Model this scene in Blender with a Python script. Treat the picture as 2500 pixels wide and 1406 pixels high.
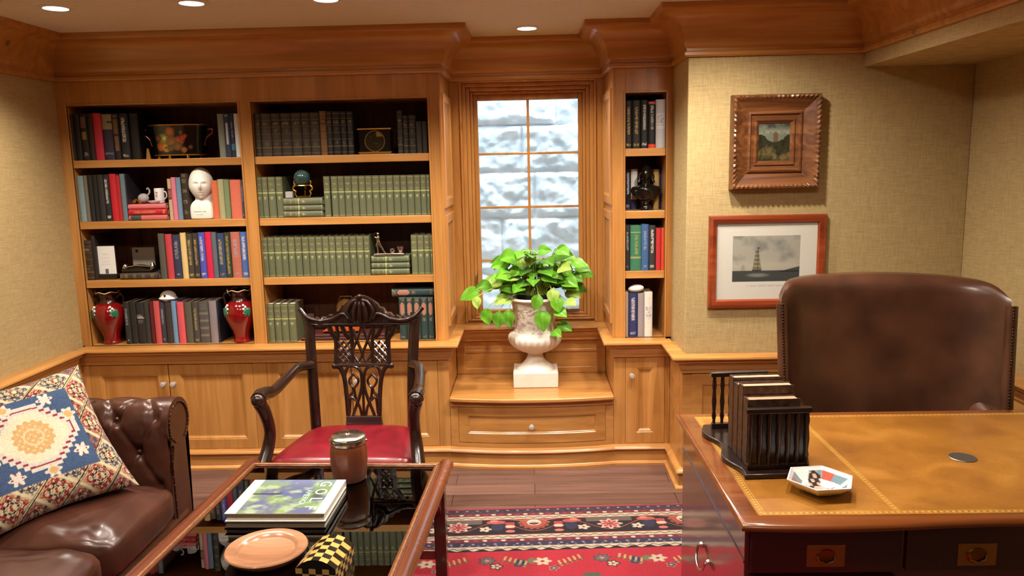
import bpy, bmesh, math, random
import numpy as np
from mathutils import Vector, Matrix, noise as mnoise
random.seed(7); np.random.seed(7)
sc = bpy.context.scene
for o in list(bpy.data.objects): bpy.data.objects.remove(o)
COL = sc.collection
pi = math.pi
# ------------------------------------------------------------------ camera
FPX, PITCH, YAW, ROLL, CAMH = 1891.0, 0.15739, -0.02531, -0.02140, 1.7
cp, sp, cy, sy = math.cos(PITCH), math.sin(PITCH), math.cos(YAW), math.sin(YAW)
_F = Vector((sy*cp, cy*cp, -sp)); _R = Vector((cy, -sy, 0)); _U = _R.cross(_F)
_c, _s = math.cos(ROLL), math.sin(ROLL)
_R, _U = _c*_R + _s*_U, -_s*_R + _c*_U
cam = bpy.data.cameras.new('camera'); cam.sensor_fit = 'HORIZONTAL'; cam.sensor_width = 36
cam.lens = 36*FPX/2500; cam.clip_start = .05
co = bpy.data.objects.new('camera', cam); COL.objects.link(co)
M = Matrix((_R, _U, -_F)).transposed().to_4x4(); M.translation = Vector((0, 0, CAMH))
co.matrix_world = M; sc.camera = co
def at(x, y, X=None, Y=None, Z=None):
    """measure: the point of the room seen at a photo pixel, on a known plane"""
    d = _F + _R*((x-1250)/FPX) - _U*((y-703)/FPX)
    k = Y/d.y if Y is not None else ((Z-CAMH)/d.z if Z is not None else X/d.x)
    return Vector((0, 0, CAMH)) + d*k
# ------------------------------------------------------------------ light & exposure
sc.view_settings.view_transform = 'Standard'; sc.view_settings.look = 'None'
sc.view_settings.exposure = 0.17; sc.view_settings.gamma = 1.0
sc.view_settings.use_curve_mapping = False
sc.cycles.use_denoising = True
sc.cycles.max_bounces = 8; sc.cycles.diffuse_bounces = 3; sc.cycles.glossy_bounces = 4
sc.cycles.transmission_bounces = 6; sc.cycles.transparent_max_bounces = 8
sc.cycles.caustics_reflective = False; sc.cycles.caustics_refractive = False
sc.cycles.sample_clamp_indirect = 4.0
LAMP_W, LAMP_COL = 66.0, (1.0, .89, .75)
W = bpy.data.worlds.new('sky'); sc.world = W; W.use_nodes = True
W.node_tree.nodes['Background'].inputs[0].default_value = (.62, .82, 1.0, 1)
W.node_tree.nodes['Background'].inputs[1].default_value = 5.0
sun = bpy.data.lights.new('daylight', 'SUN'); sun.energy = 34; sun.color = (.72, .90, 1.0); sun.angle = 1.2
so = bpy.data.objects.new('daylight', sun); COL.objects.link(so)
so.rotation_euler = Vector((-.08, .55, -1)).to_track_quat('-Z', 'Y').to_euler()
# ------------------------------------------------------------------ room numbers
CEIL, WL, WR, WF = 2.43, -2.59, 2.17, -1.6
YB, YC, YN = 4.30, 4.24, 4.76          # bookcase face, base-cabinet face, window wall
CT = .722                              # counter height
XA, XB = -.475, .455                   # niche sides
XRW, YRW = .785, 3.92                  # right wall: return and face
XS, ZS = 1.635, 2.135                  # soffit
SH = [1.775, 1.435, 1.10, CT]          # shelf tops
# ------------------------------------------------------------------ helpers
def lin(c): return c/12.92 if c <= .04045 else ((c+.055)/1.055)**2.4
def C(r, g, b): return (lin(r/255), lin(g/255), lin(b/255), 1)
def C3(h): return np.array(C(*h)[:3])
def tag(o, label=None, cat=None, group=None, kind=None):
    if label: o['label'] = label
    if cat: o['category'] = cat
    if group: o['group'] = group
    if kind: o['kind'] = kind
    return o
def thing(name, label, cat, loc=(0, 0, 0), rz=0, group=None):
    o = bpy.data.objects.new(name, None); COL.objects.link(o); o.empty_display_size = .05
    o.location = loc; o.rotation_euler = (0, 0, rz)
    return tag(o, label, cat, group)
class MB:
    def __init__(s): s.v = []; s.f = []; s.m = []; s.c = None
    def add(s, vs, fs, mi=0):
        b = len(s.v); s.v += [tuple(v) for v in vs]
        s.f += [tuple(i+b for i in f) for f in fs]; s.m += [mi]*len(fs); return s
    def box(s, x0, x1, y0, y1, z0, z1, mi=0):
        v = [(x, y, z) for z in (z0, z1) for y in (y0, y1) for x in (x0, x1)]
        return s.add(v, [(0, 2, 3, 1), (4, 5, 7, 6), (0, 1, 5, 4), (2, 6, 7, 3), (0, 4, 6, 2), (1, 3, 7, 5)], mi)
    def grid(s, fn, nu, nv, mi=0, cu=False, cv=False):
        """fn(u,v) with u,v in 0..1"""
        b = []; NU = nu if cu else nu+1; NV = nv if cv else nv+1
        for j in range(NV):
            for i in range(NU): b.append(fn(i/nu, j/nv))
        f = []
        for j in range(nv):
            for i in range(nu):
                a, c_, d, e = j*NU+i, j*NU+(i+1) % NU, ((j+1) % NV)*NU+(i+1) % NU, ((j+1) % NV)*NU+i
                f.append((a, c_, d, e))
        return s.add(b, f, mi)
    def tube(s, pts, rad, n=10, mi=0, flat=1.0, up=None, caps=True):
        P = [Vector(p) for p in pts]; k = len(P)
        R = rad if isinstance(rad, (list, tuple)) else [rad]*k
        T = []
        for i in range(k):
            t = (P[min(i+1, k-1)]-P[max(i-1, 0)]); T.append(t.normalized() if t.length > 1e-9 else Vector((0, 0, 1)))
        a = Vector(up) if up else (Vector((0, 0, 1)) if abs(T[0].z) < .9 else Vector((1, 0, 0)))
        vs = []
        for i in range(k):
            a = (a - T[i]*a.dot(T[i]))
            if a.length < 1e-6: a = T[i].orthogonal()
            a.normalize(); b = T[i].cross(a)
            r = R[i]; r1, r2 = (r if isinstance(r, tuple) else (r, r*flat))
            for q in range(n):
                w = 2*pi*q/n; vs.append(P[i]+a*(r1*math.cos(w))+b*(r2*math.sin(w)))
        f = [(i*n+q, i*n+(q+1) % n, (i+1)*n+(q+1) % n, (i+1)*n+q) for i in range(k-1) for q in range(n)]
        if caps: f += [tuple(range(n-1, -1, -1)), tuple((k-1)*n+q for q in range(n))]
        return s.add(vs, f, mi)
    def lathe(s, prof, n=32, c=(0, 0, 0), mi=0, wob=None, cap=True):
        vs = []
        for r, z in prof:
            for q in range(n):
                w = 2*pi*q/n; rr = r*(wob(w, z) if wob else 1)
                vs.append((c[0]+rr*math.cos(w), c[1]+rr*math.sin(w), c[2]+z))
        k = len(prof)
        f = [(i*n+q, i*n+(q+1) % n, (i+1)*n+(q+1) % n, (i+1)*n+q) for i in range(k-1) for q in range(n)]
        if prof[0][0] > 1e-5: f.append(tuple(range(n-1, -1, -1)))
        if cap and prof[-1][0] > 1e-5: f.append(tuple((k-1)*n+q for q in range(n)))
        return s.add(vs, f, mi)
    def ball(s, c, r, n=16, m=10, mi=0, sx=1, sy=1, sz=1):
        vs = [(c[0]+r*sx*math.sin(pi*j/m)*math.cos(2*pi*i/n), c[1]+r*sy*math.sin(pi*j/m)*math.sin(2*pi*i/n), c[2]+r*sz*math.cos(pi*j/m)) for j in range(m+1) for i in range(n)]
        f = [(j*n+i, (j+1)*n+i, (j+1)*n+(i+1) % n, j*n+(i+1) % n) for j in range(m) for i in range(n)]
        return s.add(vs, f, mi)
    def prism(s, poly, a0, a1, axis='z', mi=0):
        """poly of 2D points extruded along an axis"""
        mk = {'z': lambda p, a: (p[0], p[1], a), 'y': lambda p, a: (p[0], a, p[1]), 'x': lambda p, a: (a, p[0], p[1])}[axis]
        n = len(poly); vs = [mk(p, a0) for p in poly]+[mk(p, a1) for p in poly]
        f = [tuple(range(n)), tuple(range(2*n-1, n-1, -1))]+[(i, i+n, (i+1) % n+n, (i+1) % n) for i in range(n)]
        return s.add(vs, f, mi)
    def sweep(s, path, prof, mi=0, side=1):
        """moulding: profile (out, z) swept along an XY path with mitred corners; out is to the right of travel"""
        P = [Vector((p[0], p[1])) for p in path]; k = len(P); rows = []
        for i in range(k):
            t0 = (P[i]-P[i-1]).normalized() if i else (P[1]-P[0]).normalized()
            t1 = (P[i+1]-P[i]).normalized() if i < k-1 else t0
            n0 = Vector((t0.y, -t0.x))*side; n1 = Vector((t1.y, -t1.x))*side
            m = (n0+n1); m = m/max(m.dot(n0), .2)
            rows.append([(P[i].x+m.x*o, P[i].y+m.y*o, z) for o, z in prof])
        q = len(prof); vs = [v for r in rows for v in r]
        f = [(i*q+j, i*q+j+1, (i+1)*q+j+1, (i+1)*q+j) for i in range(k-1) for j in range(q-1)]
        f += [tuple(range(q-1, -1, -1)), tuple((k-1)*q+j for j in range(q))]
        return s.add(vs, f, mi)
    def panel(s, org, ux, uz, n, w, h, loops, mi=0, k=1, warp=None):
        """nested rectangular loops (inset, out) -> panelled door face, back at out of first loop"""
        O, A, B, Nn = Vector(org), Vector(ux), Vector(uz), Vector(n); L = []
        for ins, out in loops:
            pts = []
            x0, x1, z0, z1 = ins, w-ins, ins, h-ins
            for q in range(k): pts.append((x0+(x1-x0)*q/k, z0))
            pts.append((x1, z0))
            for q in range(k): pts.append((x1+(x0-x1)*q/k, z1))
            pts.append((x0, z1))
            vs = []
            for a, b in pts:
                v = O+A*a+B*b+Nn*out
                vs.append(warp(v) if warp else v)
            L.append(vs)
        m = len(L[0]); vs = [v for l in L for v in l]
        f = [(i*m+j, i*m+(j+1) % m, (i+1)*m+(j+1) % m, (i+1)*m+j) for i in range(len(L)-1) for j in range(m)]
        e = (len(L)-1)*m
        f += [(e+q, e+q+1, e+m-2-q, e+m-1-q) for q in range(k)]
        return s.add(vs, f, mi)
    def warp(s, fn):
        s.v = [tuple(fn(Vector(v))) for v in s.v]; return s
    def build(s, name, mats, parent=None, world=False, loc=None, bevel=0, smooth=35, sub=0, cols=None, recalc=True):
        off = Vector((0, 0, 0))
        if parent is not None and world: off = parent_world(parent)
        if loc is not None: off = Vector(loc)
        me = bpy.data.meshes.new(name)
        me.from_pydata([(v[0]-off.x, v[1]-off.y, v[2]-off.z) for v in s.v], [], s.f)
        for m_ in (mats if isinstance(mats, (list, tuple)) else [mats]): me.materials.append(m_)
        me.polygons.foreach_set('material_index', s.m)
        if cols is not None:
            at_ = me.color_attributes.new('Col', 'FLOAT_COLOR', 'POINT')
            cc = np.ones((len(s.v), 4), 'f'); cc[:, :3] = cols; at_.data.foreach_set('color', cc.ravel())
        if recalc:
            bm = bmesh.new(); bm.from_mesh(me); bmesh.ops.recalc_face_normals(bm, faces=bm.faces); bm.to_mesh(me); bm.free()
        if smooth:
            me.polygons.foreach_set('use_smooth', [True]*len(me.polygons))
            me.set_sharp_from_angle(angle=math.radians(smooth))
        me.update()
        o = bpy.data.objects.new(name, me); COL.objects.link(o)
        if parent is not None: o.parent = parent
        if loc is not None: o.location = loc
        if bevel:
            b = o.modifiers.new('bevel', 'BEVEL'); b.width = bevel; b.segments = 2; b.limit_method = 'ANGLE'; b.angle_limit = math.radians(40)
        if sub:
            b = o.modifiers.new('subdivision', 'SUBSURF'); b.levels = sub; b.render_levels = sub
        return o
def parent_world(p):
    l = Vector((0, 0, 0))
    while p is not None: l += p.location; p = p.parent
    return l
def bez(p0, p1, p2, p3, n=12):
    o = []
    for i in range(n+1):
        t = i/n; u = 1-t
        o.append(tuple(u**3*a+3*u*u*t*b+3*u*t*t*c+t**3*d for a, b, c, d in zip(p0, p1, p2, p3)))
    return o
def spline(pts, n=8):
    """Catmull-Rom through points"""
    P = [np.array(p, float) for p in pts]; P = [2*P[0]-P[1]]+P+[2*P[-1]-P[-2]]; o = []
    for i in range(1, len(P)-2):
        for q in range(n):
            t = q/n
            o.append(.5*((2*P[i])+(-P[i-1]+P[i+1])*t+(2*P[i-1]-5*P[i]+4*P[i+1]-P[i+2])*t*t+(-P[i-1]+3*P[i]-3*P[i+1]+P[i+2])*t**3))
    o.append(P[-2]); return [tuple(v) for v in o]
def rrect(w, d, r, n=5):
    o = []
    for cx, cy_, a0 in ((w/2-r, d/2-r, 0), (-w/2+r, d/2-r, 90), (-w/2+r, -d/2+r, 180), (w/2-r, -d/2+r, 270)):
        for i in range(n+1):
            a = math.radians(a0+90*i/n); o.append((cx+r*math.cos(a), cy_+r*math.sin(a)))
    return o
def text_mesh(body, size, name, mat, parent, loc, rot, depth=.0006):
    cu = bpy.data.curves.new(name, 'FONT'); cu.body = body; cu.size = size; cu.extrude = depth; cu.align_x = 'CENTER'; cu.align_y = 'CENTER'
    t = bpy.data.objects.new(name, cu); COL.objects.link(t); dg = bpy.context.evaluated_depsgraph_get()
    me = bpy.data.meshes.new_from_object(t.evaluated_get(dg)); bpy.data.objects.remove(t)
    me.materials.clear(); me.materials.append(mat)
    o = bpy.data.objects.new(name, me); COL.objects.link(o); o.parent = parent; o.location = loc; o.rotation_euler = rot
    return o
# ------------------------------------------------------------------ materials
def newmat(name):
    m = bpy.data.materials.new(name); m.use_nodes = True; nt = m.node_tree
    return m, nt, nt.nodes['Principled BSDF']
def N(nt, t, **kw):
    n = nt.nodes.new(t)
    for k, v in kw.items():
        if k in n.inputs: n.inputs[k].default_value = v
        else: setattr(n, k, v)
    return n
def L(nt, a, b): nt.links.new(a, b)
def coords(nt, scale=(1, 1, 1), src='Object', rnd=0):
    tc = N(nt, 'ShaderNodeTexCoord'); mp = N(nt, 'ShaderNodeMapping'); mp.inputs['Scale'].default_value = scale
    L(nt, tc.outputs[src], mp.inputs['Vector'])
    if rnd:
        oi = N(nt, 'ShaderNodeObjectInfo'); mu = N(nt, 'ShaderNodeMath', operation='MULTIPLY'); mu.inputs[1].default_value = rnd
        L(nt, oi.outputs['Random'], mu.inputs[0]); L(nt, mu.outputs[0], mp.inputs['Location'])
    return mp.outputs['Vector']
def ramp(nt, fac, stops):
    r = N(nt, 'ShaderNodeValToRGB'); e = r.color_ramp.elements
    while len(e) < len(stops): e.new(.5)
    for q, (p, c) in zip(e, stops): q.position = p; q.color = c
    L(nt, fac, r.inputs[0]); return r.outputs[0]
def mix(nt, fac, a, b, mode='MIX'):
    m = N(nt, 'ShaderNodeMix', data_type='RGBA', blend_type=mode)
    for s_, v in ((m.inputs[0], fac), (m.inputs[6], a), (m.inputs[7], b)):
        if hasattr(v, 'default_value') or hasattr(v, 'is_linked'): L(nt, v, s_)
        else: s_.default_value = v
    return m.outputs[2]
def bump(nt, h, p, strength=.2, dist=.01):
    b = N(nt, 'ShaderNodeBump'); b.inputs['Strength'].default_value = strength; b.inputs['Distance'].default_value = dist
    L(nt, h, b.inputs['Height']); L(nt, b.outputs[0], p.inputs['Normal'])
def simple(name, col, rough=.5, metal=0, coat=0, spec=.5, noise=0, nscale=30, bumps=0, trans=0, ior=1.45, sheen=0):
    m, nt, p = newmat(name)
    p.inputs['Roughness'].default_value = rough; p.inputs['Metallic'].default_value = metal
    p.inputs['Coat Weight'].default_value = coat; p.inputs['Coat Roughness'].default_value = .12
    p.inputs['Specular IOR Level'].default_value = spec; p.inputs['Transmission Weight'].default_value = trans; p.inputs['IOR'].default_value = ior
    p.inputs['Sheen Weight'].default_value = sheen
    if noise or bumps:
        v = coords(nt, rnd=17); nz = N(nt, 'ShaderNodeTexNoise', Scale=nscale, Detail=5); L(nt, v, nz.inputs['Vector'])
        a = tuple(x*(1-noise) for x in col[:3])+(1,); b = tuple(min(1, x*(1+noise)) for x in col[:3])+(1,)
        L(nt, ramp(nt, nz.outputs['Fac'], [(.3, a), (.7, b)]), p.inputs['Base Color'])
        if bumps: bump(nt, nz.outputs['Fac'], p, bumps, .004)
    else: p.inputs['Base Color'].default_value = col
    return m
def wood(name, axis, dark, midc, light, rough=.32, coat=.25, knots=True, grain=1.0, knot_col=None):
    m, nt, p = newmat(name); i = 'xyz'.index(axis)
    sc1 = [11*grain]*3; sc1[i] = .9*grain; sc2 = [95*grain]*3; sc2[i] = 3*grain
    v1 = coords(nt, sc1, rnd=9); n1 = N(nt, 'ShaderNodeTexNoise', Scale=1.0, Detail=4, Distortion=1.2); L(nt, v1, n1.inputs['Vector'])
    v2 = coords(nt, sc2, rnd=9); n2 = N(nt, 'ShaderNodeTexNoise', Scale=1.0, Detail=3); L(nt, v2, n2.inputs['Vector'])
    c1 = ramp(nt, n1.outputs['Fac'], [(.28, dark), (.5, midc), (.72, light)])
    f2 = ramp(nt, n2.outputs['Fac'], [(.3, (.72, .72, .72, 1)), (.6, (1, 1, 1, 1))])
    c = mix(nt, .38, c1, f2, 'MULTIPLY')
    if knots:
        sk = [3.1]*3; sk[i] = 1.7
        v3 = coords(nt, sk, rnd=13); vo = N(nt, 'ShaderNodeTexVoronoi', Scale=1.0); L(nt, v3, vo.inputs['Vector'])
        vo.inputs['Randomness'].default_value = 1
        k = ramp(nt, vo.outputs['Distance'], [(.035, (1, 1, 1, 1)), (.075, (0, 0, 0, 1))])
        c = mix(nt, k, c, knot_col or tuple(x*.28 for x in dark[:3])+(1,))
    L(nt, c, p.inputs['Base Color']); p.inputs['Roughness'].default_value = rough
    p.inputs['Coat Weight'].default_value = coat; p.inputs['Coat Roughness'].default_value = .18
    return m
def painted(name, rough=.6, coat=0, noise=.12, nscale=220, bumps=.1, sheen=0, spec=.4):
    m, nt, p = newmat(name); a = N(nt, 'ShaderNodeAttribute', attribute_name='Col')
    v = coords(nt); nz = N(nt, 'ShaderNodeTexNoise', Scale=nscale, Detail=2); L(nt, v, nz.inputs['Vector'])
    f = ramp(nt, nz.outputs['Fac'], [(.3, (1-noise,)*3+(1,)), (.7, (1, 1, 1, 1))])
    L(nt, mix(nt, 1.0, a.outputs['Color'], f, 'MULTIPLY'), p.inputs['Base Color'])
    p.inputs['Roughness'].default_value = rough; p.inputs['Coat Weight'].default_value = coat; p.inputs['Coat Roughness'].default_value = .1
    p.inputs['Sheen Weight'].default_value = sheen; p.inputs['Specular IOR Level'].default_value = spec
    if bumps: bump(nt, nz.outputs['Fac'], p, bumps, .002)
    return m
PD, PM, PL = C(168, 114, 56), C(190, 134, 71), C(205, 150, 88)
pineX = wood('pine_along_x', 'x', PD, PM, PL); pineY = wood('pine_along_y', 'y', PD, PM, PL); pineZ = wood('pine_upright', 'z', PD, PM, PL)
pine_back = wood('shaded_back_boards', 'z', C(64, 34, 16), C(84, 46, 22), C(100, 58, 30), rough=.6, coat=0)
mahog = wood('mahogany_polished', 'x', C(58, 22, 12), C(84, 34, 18), C(110, 48, 24), rough=.14, coat=.6, knots=False, grain=.8)
mahogZ = wood('mahogany_upright', 'z', C(48, 20, 12), C(66, 28, 16), C(84, 38, 22), rough=.10, coat=.8, knots=False, grain=.8)
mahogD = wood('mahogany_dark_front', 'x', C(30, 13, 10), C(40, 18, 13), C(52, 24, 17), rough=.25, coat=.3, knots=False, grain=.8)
mahogB = wood('mahogany_border', 'x', C(86, 42, 18), C(112, 60, 26), C(134, 76, 36), rough=.2, coat=.4, knots=False, grain=.8)
mahogY = wood('mahogany_along_y', 'y', C(78, 38, 22), C(104, 53, 31), C(128, 71, 45), rough=.22, coat=.5, knots=False)
walnut = simple('dark_carved_walnut', C(40, 22, 17), .25, coat=.5, noise=.3, nscale=25)
oak = wood('barrel_oak', 'z', C(80, 38, 20), C(104, 52, 28), C(128, 68, 38), rough=.3, coat=.3, knots=False)
maple = wood('turned_maple', 'x', C(150, 104, 74), C(170, 122, 90), C(188, 142, 110), rough=.25, coat=.5, knots=False, grain=.7)
ceilm = simple('ceiling_paint', C(228, 222, 214), .9, noise=.03, nscale=40)
lbrown = simple('brown_leather', C(68, 38, 28), .32, coat=.15, noise=.35, nscale=7, bumps=.12)
lexec = simple('tan_brown_leather', C(76, 47, 32), .33, coat=.15, noise=.4, nscale=6, bumps=.08)
lred = simple('red_leather', C(118, 18, 32), .33, coat=.25, noise=.22, nscale=16, bumps=.06)
brass = simple('brass', C(150, 122, 66), .42, metal=1); goldm = simple('gilt', C(206, 160, 76), .35, metal=1)
silver = simple('silver_plate', C(214, 208, 196), .2, metal=1, noise=.1, nscale=40); steel = simple('dull_steel', C(150, 146, 138), .4, metal=1)
plaster = simple('white_plaster', C(240, 238, 230), .5, noise=.02)
marble = simple('white_marble', C(232, 224, 212), .4, noise=.05, nscale=14, coat=.1)
ceram = simple('oxblood_glaze', C(122, 14, 18), .12, coat=.8, noise=.25, nscale=9)
blackg = simple('black_lacquer', C(16, 13, 12), .15, coat=.6); blackm = simple('black_matt', C(18, 17, 17), .6)
bronze = simple('black_bronze', C(22, 20, 19), .2, metal=.4, coat=.4)
paper = simple('page_paper', C(226, 214, 190), .8, noise=.08, nscale=200)
white = simple('white_card', C(238, 238, 236), .6)
porc = simple('white_porcelain', C(240, 240, 238), .12, coat=.5)
stem_m = simple('plant_stem', C(140, 160, 60), .5)
leafg = painted('pothos_leaf', .35, coat=.1, noise=.1, nscale=40, bumps=0)
greenl = simple('glazed_green_leaf', C(40, 110, 80), .2, coat=.5)
clothp = painted('book_cloth', .55, noise=.15); rugp = painted('wool_rug_pile', .95, noise=.3, nscale=500, bumps=.3, sheen=.2, spec=.1)
kilim = painted('kilim_weave', .95, noise=.22, nscale=420, bumps=.3, sheen=.2, spec=.1)
printp = painted('printed_paper', .7, noise=.04); glossp = painted('glossy_print', .25, coat=.3, noise=.03, bumps=0)
lacq = painted('painted_lacquer', .2, coat=.5, noise=.05, bumps=0)
def glassmat(name, tint, refl=1.0, ior=1.5):
    m = bpy.data.materials.new(name); m.use_nodes = True; nt = m.node_tree; nt.nodes.clear()
    o = N(nt, 'ShaderNodeOutputMaterial'); t = N(nt, 'ShaderNodeBsdfTransparent'); t.inputs[0].default_value = tint
    g = N(nt, 'ShaderNodeBsdfGlossy'); g.inputs['Roughness'].default_value = .0; g.inputs[0].default_value = (refl,)*3+(1,)
    fr = N(nt, 'ShaderNodeFresnel', IOR=ior); mx = N(nt, 'ShaderNodeMixShader')
    L(nt, fr.outputs[0], mx.inputs[0]); L(nt, t.outputs[0], mx.inputs[1]); L(nt, g.outputs[0], mx.inputs[2]); L(nt, mx.outputs[0], o.inputs[0]); return m
winglass = glassmat('window_glass', (.97, .99, 1, 1), .5, 1.4)
tabglass = glassmat('table_glass', (.80, .84, .82, 1), 1.0, 2.1)
crystal = simple('cut_crystal', (.93, .92, .90, 1), .05, trans=.55, ior=1.6, coat=.6)
acryl = glassmat('clear_acrylic', (.96, .97, .97, 1), 1, 1.5)
def emit(name, col, st):
    m, nt, p = newmat(name); p.inputs['Emission Color'].default_value = col; p.inputs['Emission Strength'].default_value = st; p.inputs['Base Color'].default_value = col; return m
bulbm = emit('lamp_glow', (1, .95, .86, 1), 14)
def grasscloth():
    m, nt, p = newmat('grasscloth')
    vs = []
    for s_ in ((420, 420, 22), (16, 16, 380)):
        v = coords(nt, s_); n = N(nt, 'ShaderNodeTexNoise', Scale=1.0, Detail=3); L(nt, v, n.inputs['Vector']); vs.append(n.outputs['Fac'])
    a = N(nt, 'ShaderNodeMath', operation='ADD'); L(nt, vs[0], a.inputs[0]); L(nt, vs[1], a.inputs[1])
    hh = N(nt, 'ShaderNodeMath', operation='MULTIPLY'); hh.inputs[1].default_value = .5; L(nt, a.outputs[0], hh.inputs[0])
    L(nt, ramp(nt, hh.outputs[0], [(.34, C(160, 138, 92)), (.5, C(178, 156, 108)), (.66, C(192, 170, 124))]), p.inputs['Base Color'])
    p.inputs['Roughness'].default_value = .85; bump(nt, hh.outputs[0], p, .25, .003); return m
wallm = grasscloth()
def planks():
    m, nt, p = newmat('dark_plank_floor'); v = coords(nt, (1, 1, 1))
    b = N(nt, 'ShaderNodeTexBrick'); b.offset = .37; b.squash = 1
    for k, q in (('Scale', 1), ('Mortar Size', .0016), ('Brick Width', 1.15), ('Row Height', .132), ('Bias', 0)): b.inputs[k].default_value = q
    b.inputs['Color1'].default_value = C(96, 70, 62); b.inputs['Color2'].default_value = C(126, 96, 86); b.inputs['Mortar'].default_value = C(38, 26, 22)
    L(nt, v, b.inputs['Vector'])
    v2 = coords(nt, (2.2, 34, 1)); n = N(nt, 'ShaderNodeTexNoise', Scale=1.0, Detail=5, Distortion=.6); L(nt, v2, n.inputs['Vector'])
    f = ramp(nt, n.outputs['Fac'], [(.3, (.62, .6, .6, 1)), (.68, (1.15, 1.1, 1.08, 1))])
    L(nt, mix(nt, .9, b.outputs['Color'], f, 'MULTIPLY'), p.inputs['Base Color']); p.inputs['Roughness'].default_value = .38
    return m
floorm = planks()
def stone():
    m, nt, p = newmat('rough_stone'); v = coords(nt); n = N(nt, 'ShaderNodeTexNoise', Scale=9.0, Detail=8); L(nt, v, n.inputs['Vector'])
    L(nt, ramp(nt, n.outputs['Fac'], [(.3, C(206, 214, 220)), (.7, C(238, 240, 242))]), p.inputs['Base Color']); p.inputs['Roughness'].default_value = .9
    bump(nt, n.outputs['Fac'], p, .5, .02); return m
stonem = stone()
def desk_leather():
    m, nt, p = newmat('tooled_tan_leather'); v = coords(nt)
    n = N(nt, 'ShaderNodeTexNoise', Scale=7.0, Detail=7, Distortion=.4); L(nt, v, n.inputs['Vector'])
    n2 = N(nt, 'ShaderNodeTexNoise', Scale=120.0, Detail=2); L(nt, v, n2.inputs['Vector'])
    c = ramp(nt, n.outputs['Fac'], [(.3, C(128, 80, 26)), (.52, C(150, 98, 33)), (.72, C(170, 117, 46))])
    f = ramp(nt, n2.outputs['Fac'], [(.3, (.86, .86, .86, 1)), (.7, (1, 1, 1, 1))])
    L(nt, mix(nt, 1.0, c, f, 'MULTIPLY'), p.inputs['Base Color']); p.inputs['Roughness'].default_value = .36; bump(nt, n2.outputs['Fac'], p, .08, .002); return m
dleather = desk_leather()
def urn_mat():
    m, nt, p = newmat('carved_marble'); v = coords(nt); n = N(nt, 'ShaderNodeTexNoise', Scale=26.0, Detail=4, Distortion=1.5); L(nt, v, n.inputs['Vector'])
    L(nt, ramp(nt, n.outputs['Fac'], [(.36, C(176, 158, 136)), (.5, C(214, 204, 190)), (.8, C(230, 224, 214))]), p.inputs['Base Color']); p.inputs['Roughness'].default_value = .5
    bump(nt, n.outputs['Fac'], p, .8, .012); return m
urnm = urn_mat()
# ================================================================== the room shell
def S(name, mb, mats, **k): return tag(mb.build(name, mats, **k), kind='structure')
S('floor', MB().box(WL-.1, WR+.1, WF-.1, 4.9, -.06, 0), floorm, smooth=0)
S('ceiling', MB().box(WL-.1, WR+.1, WF-.1, 4.95, CEIL, CEIL+.06), ceilm, smooth=0)
S('wall_left', MB().box(WL-.1, WL, WF-.1, 4.95, 0, CEIL), wallm, smooth=0)
S('wall_right', MB().box(WR, WR+.1, WF-.1, 4.95, 0, CEIL), wallm, smooth=0)
S('wall_front', MB().box(WL, WR, WF-.1, WF, 0, CEIL), pineX, smooth=0)
OX0, OX1, OZ0, OZ1 = -.402, .394, .735, 2.19         # window opening
S('wall_back', MB().box(WL, OX0, 4.80, 4.95, 0, CEIL).box(OX1, XRW+.02, 4.80, 4.95, 0, CEIL).box(OX0, OX1, 4.80, 4.95, 0, OZ0).box(OX0, OX1, 4.80, 4.95, OZ1, CEIL), pineX, smooth=0)
S('wall_alcove', MB().box(XRW, WR, YRW, 4.80, 0, CEIL), wallm, smooth=0, bevel=.004)
S('wall_soffit', MB().box(XS, WR, WF, YRW, ZS, CEIL), wallm, smooth=0)
crown = [(0, 2.20), (.014, 2.20), (.022, 2.208), (.022, 2.222), (.012, 2.228), (.012, 2.24), (.024, 2.25), (.028, 2.26)]
crown += [(.028+.112*(1-math.cos(a)), 2.26+.138*math.sin(a)) for a in [pi/2*i/9 for i in range(1, 10)]]
crown += [(.150, 2.398), (.158, 2.408), (.158, CEIL), (0, CEIL)]
S('trim_1', MB().sweep([(WL, WF), (WL, YB), (XA, YB), (XA, YN), (XB, YN), (XB, YB), (XRW, YB), (XRW, YRW), (XS, YRW), (XS, WF)], crown), pineX, smooth=40)
nose = [(-.02, CT), (.052, CT), (.060, CT-.005), (.062, CT-.013), (.056, CT-.021), (.046, CT-.025), (.046, CT-.033), (.030, CT-.040), (.022, CT-.056), (.018, CT-.075), (.010, CT-.082), (.010, CT-.096), (0, CT-.10), (-.02, CT-.10)]
S('trim_2', MB().sweep([(WL+.02, WF), (WL+.02, YC-.062)], nose), pineY, smooth=40)
S('trim_3', MB().sweep([(XRW-.015, YC-.062), (XRW-.015, YRW-.035), (WR-.02, YRW-.035), (WR-.02, WF)], nose), pineX, smooth=40)
S('wall_wainscot', MB().box(WL, WL+.02, WF, YC, 0, CT-.02), pineY, smooth=0)
m = MB().box(XRW-.015, WR, YRW-.035, YRW, 0, CT-.01).box(XRW-.015, XRW, YRW, YC, 0, CT-.01)
for q in range(3):
    m.panel((XRW+.03+q*.46, YRW-.036, .13), (1, 0, 0), (0, 0, 1), (0, -1, 0), .42, .49, [(0, 0), (0, .006), (.055, .006), (.06, .002), (.075, -.004), (.08, -.004)])
S('trim_4', m, pineX, smooth=30)
S('trim_5', MB().box(WR-.02, WR, WF, YRW, 0, CT-.02), pineY, smooth=0)
base = [(0, 0), (.034, 0), (.034, .012), (.022, .018), (.018, .022), (.018, .082), (.026, .086), (.030, .094), (.026, .102), (.010, .112), (0, .115)]
S('baseboard_left', MB().sweep([(WL+.02, WF), (WL+.02, YC), (XA, YC), (XA, 4.32)], base), pineX, smooth=40)
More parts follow.
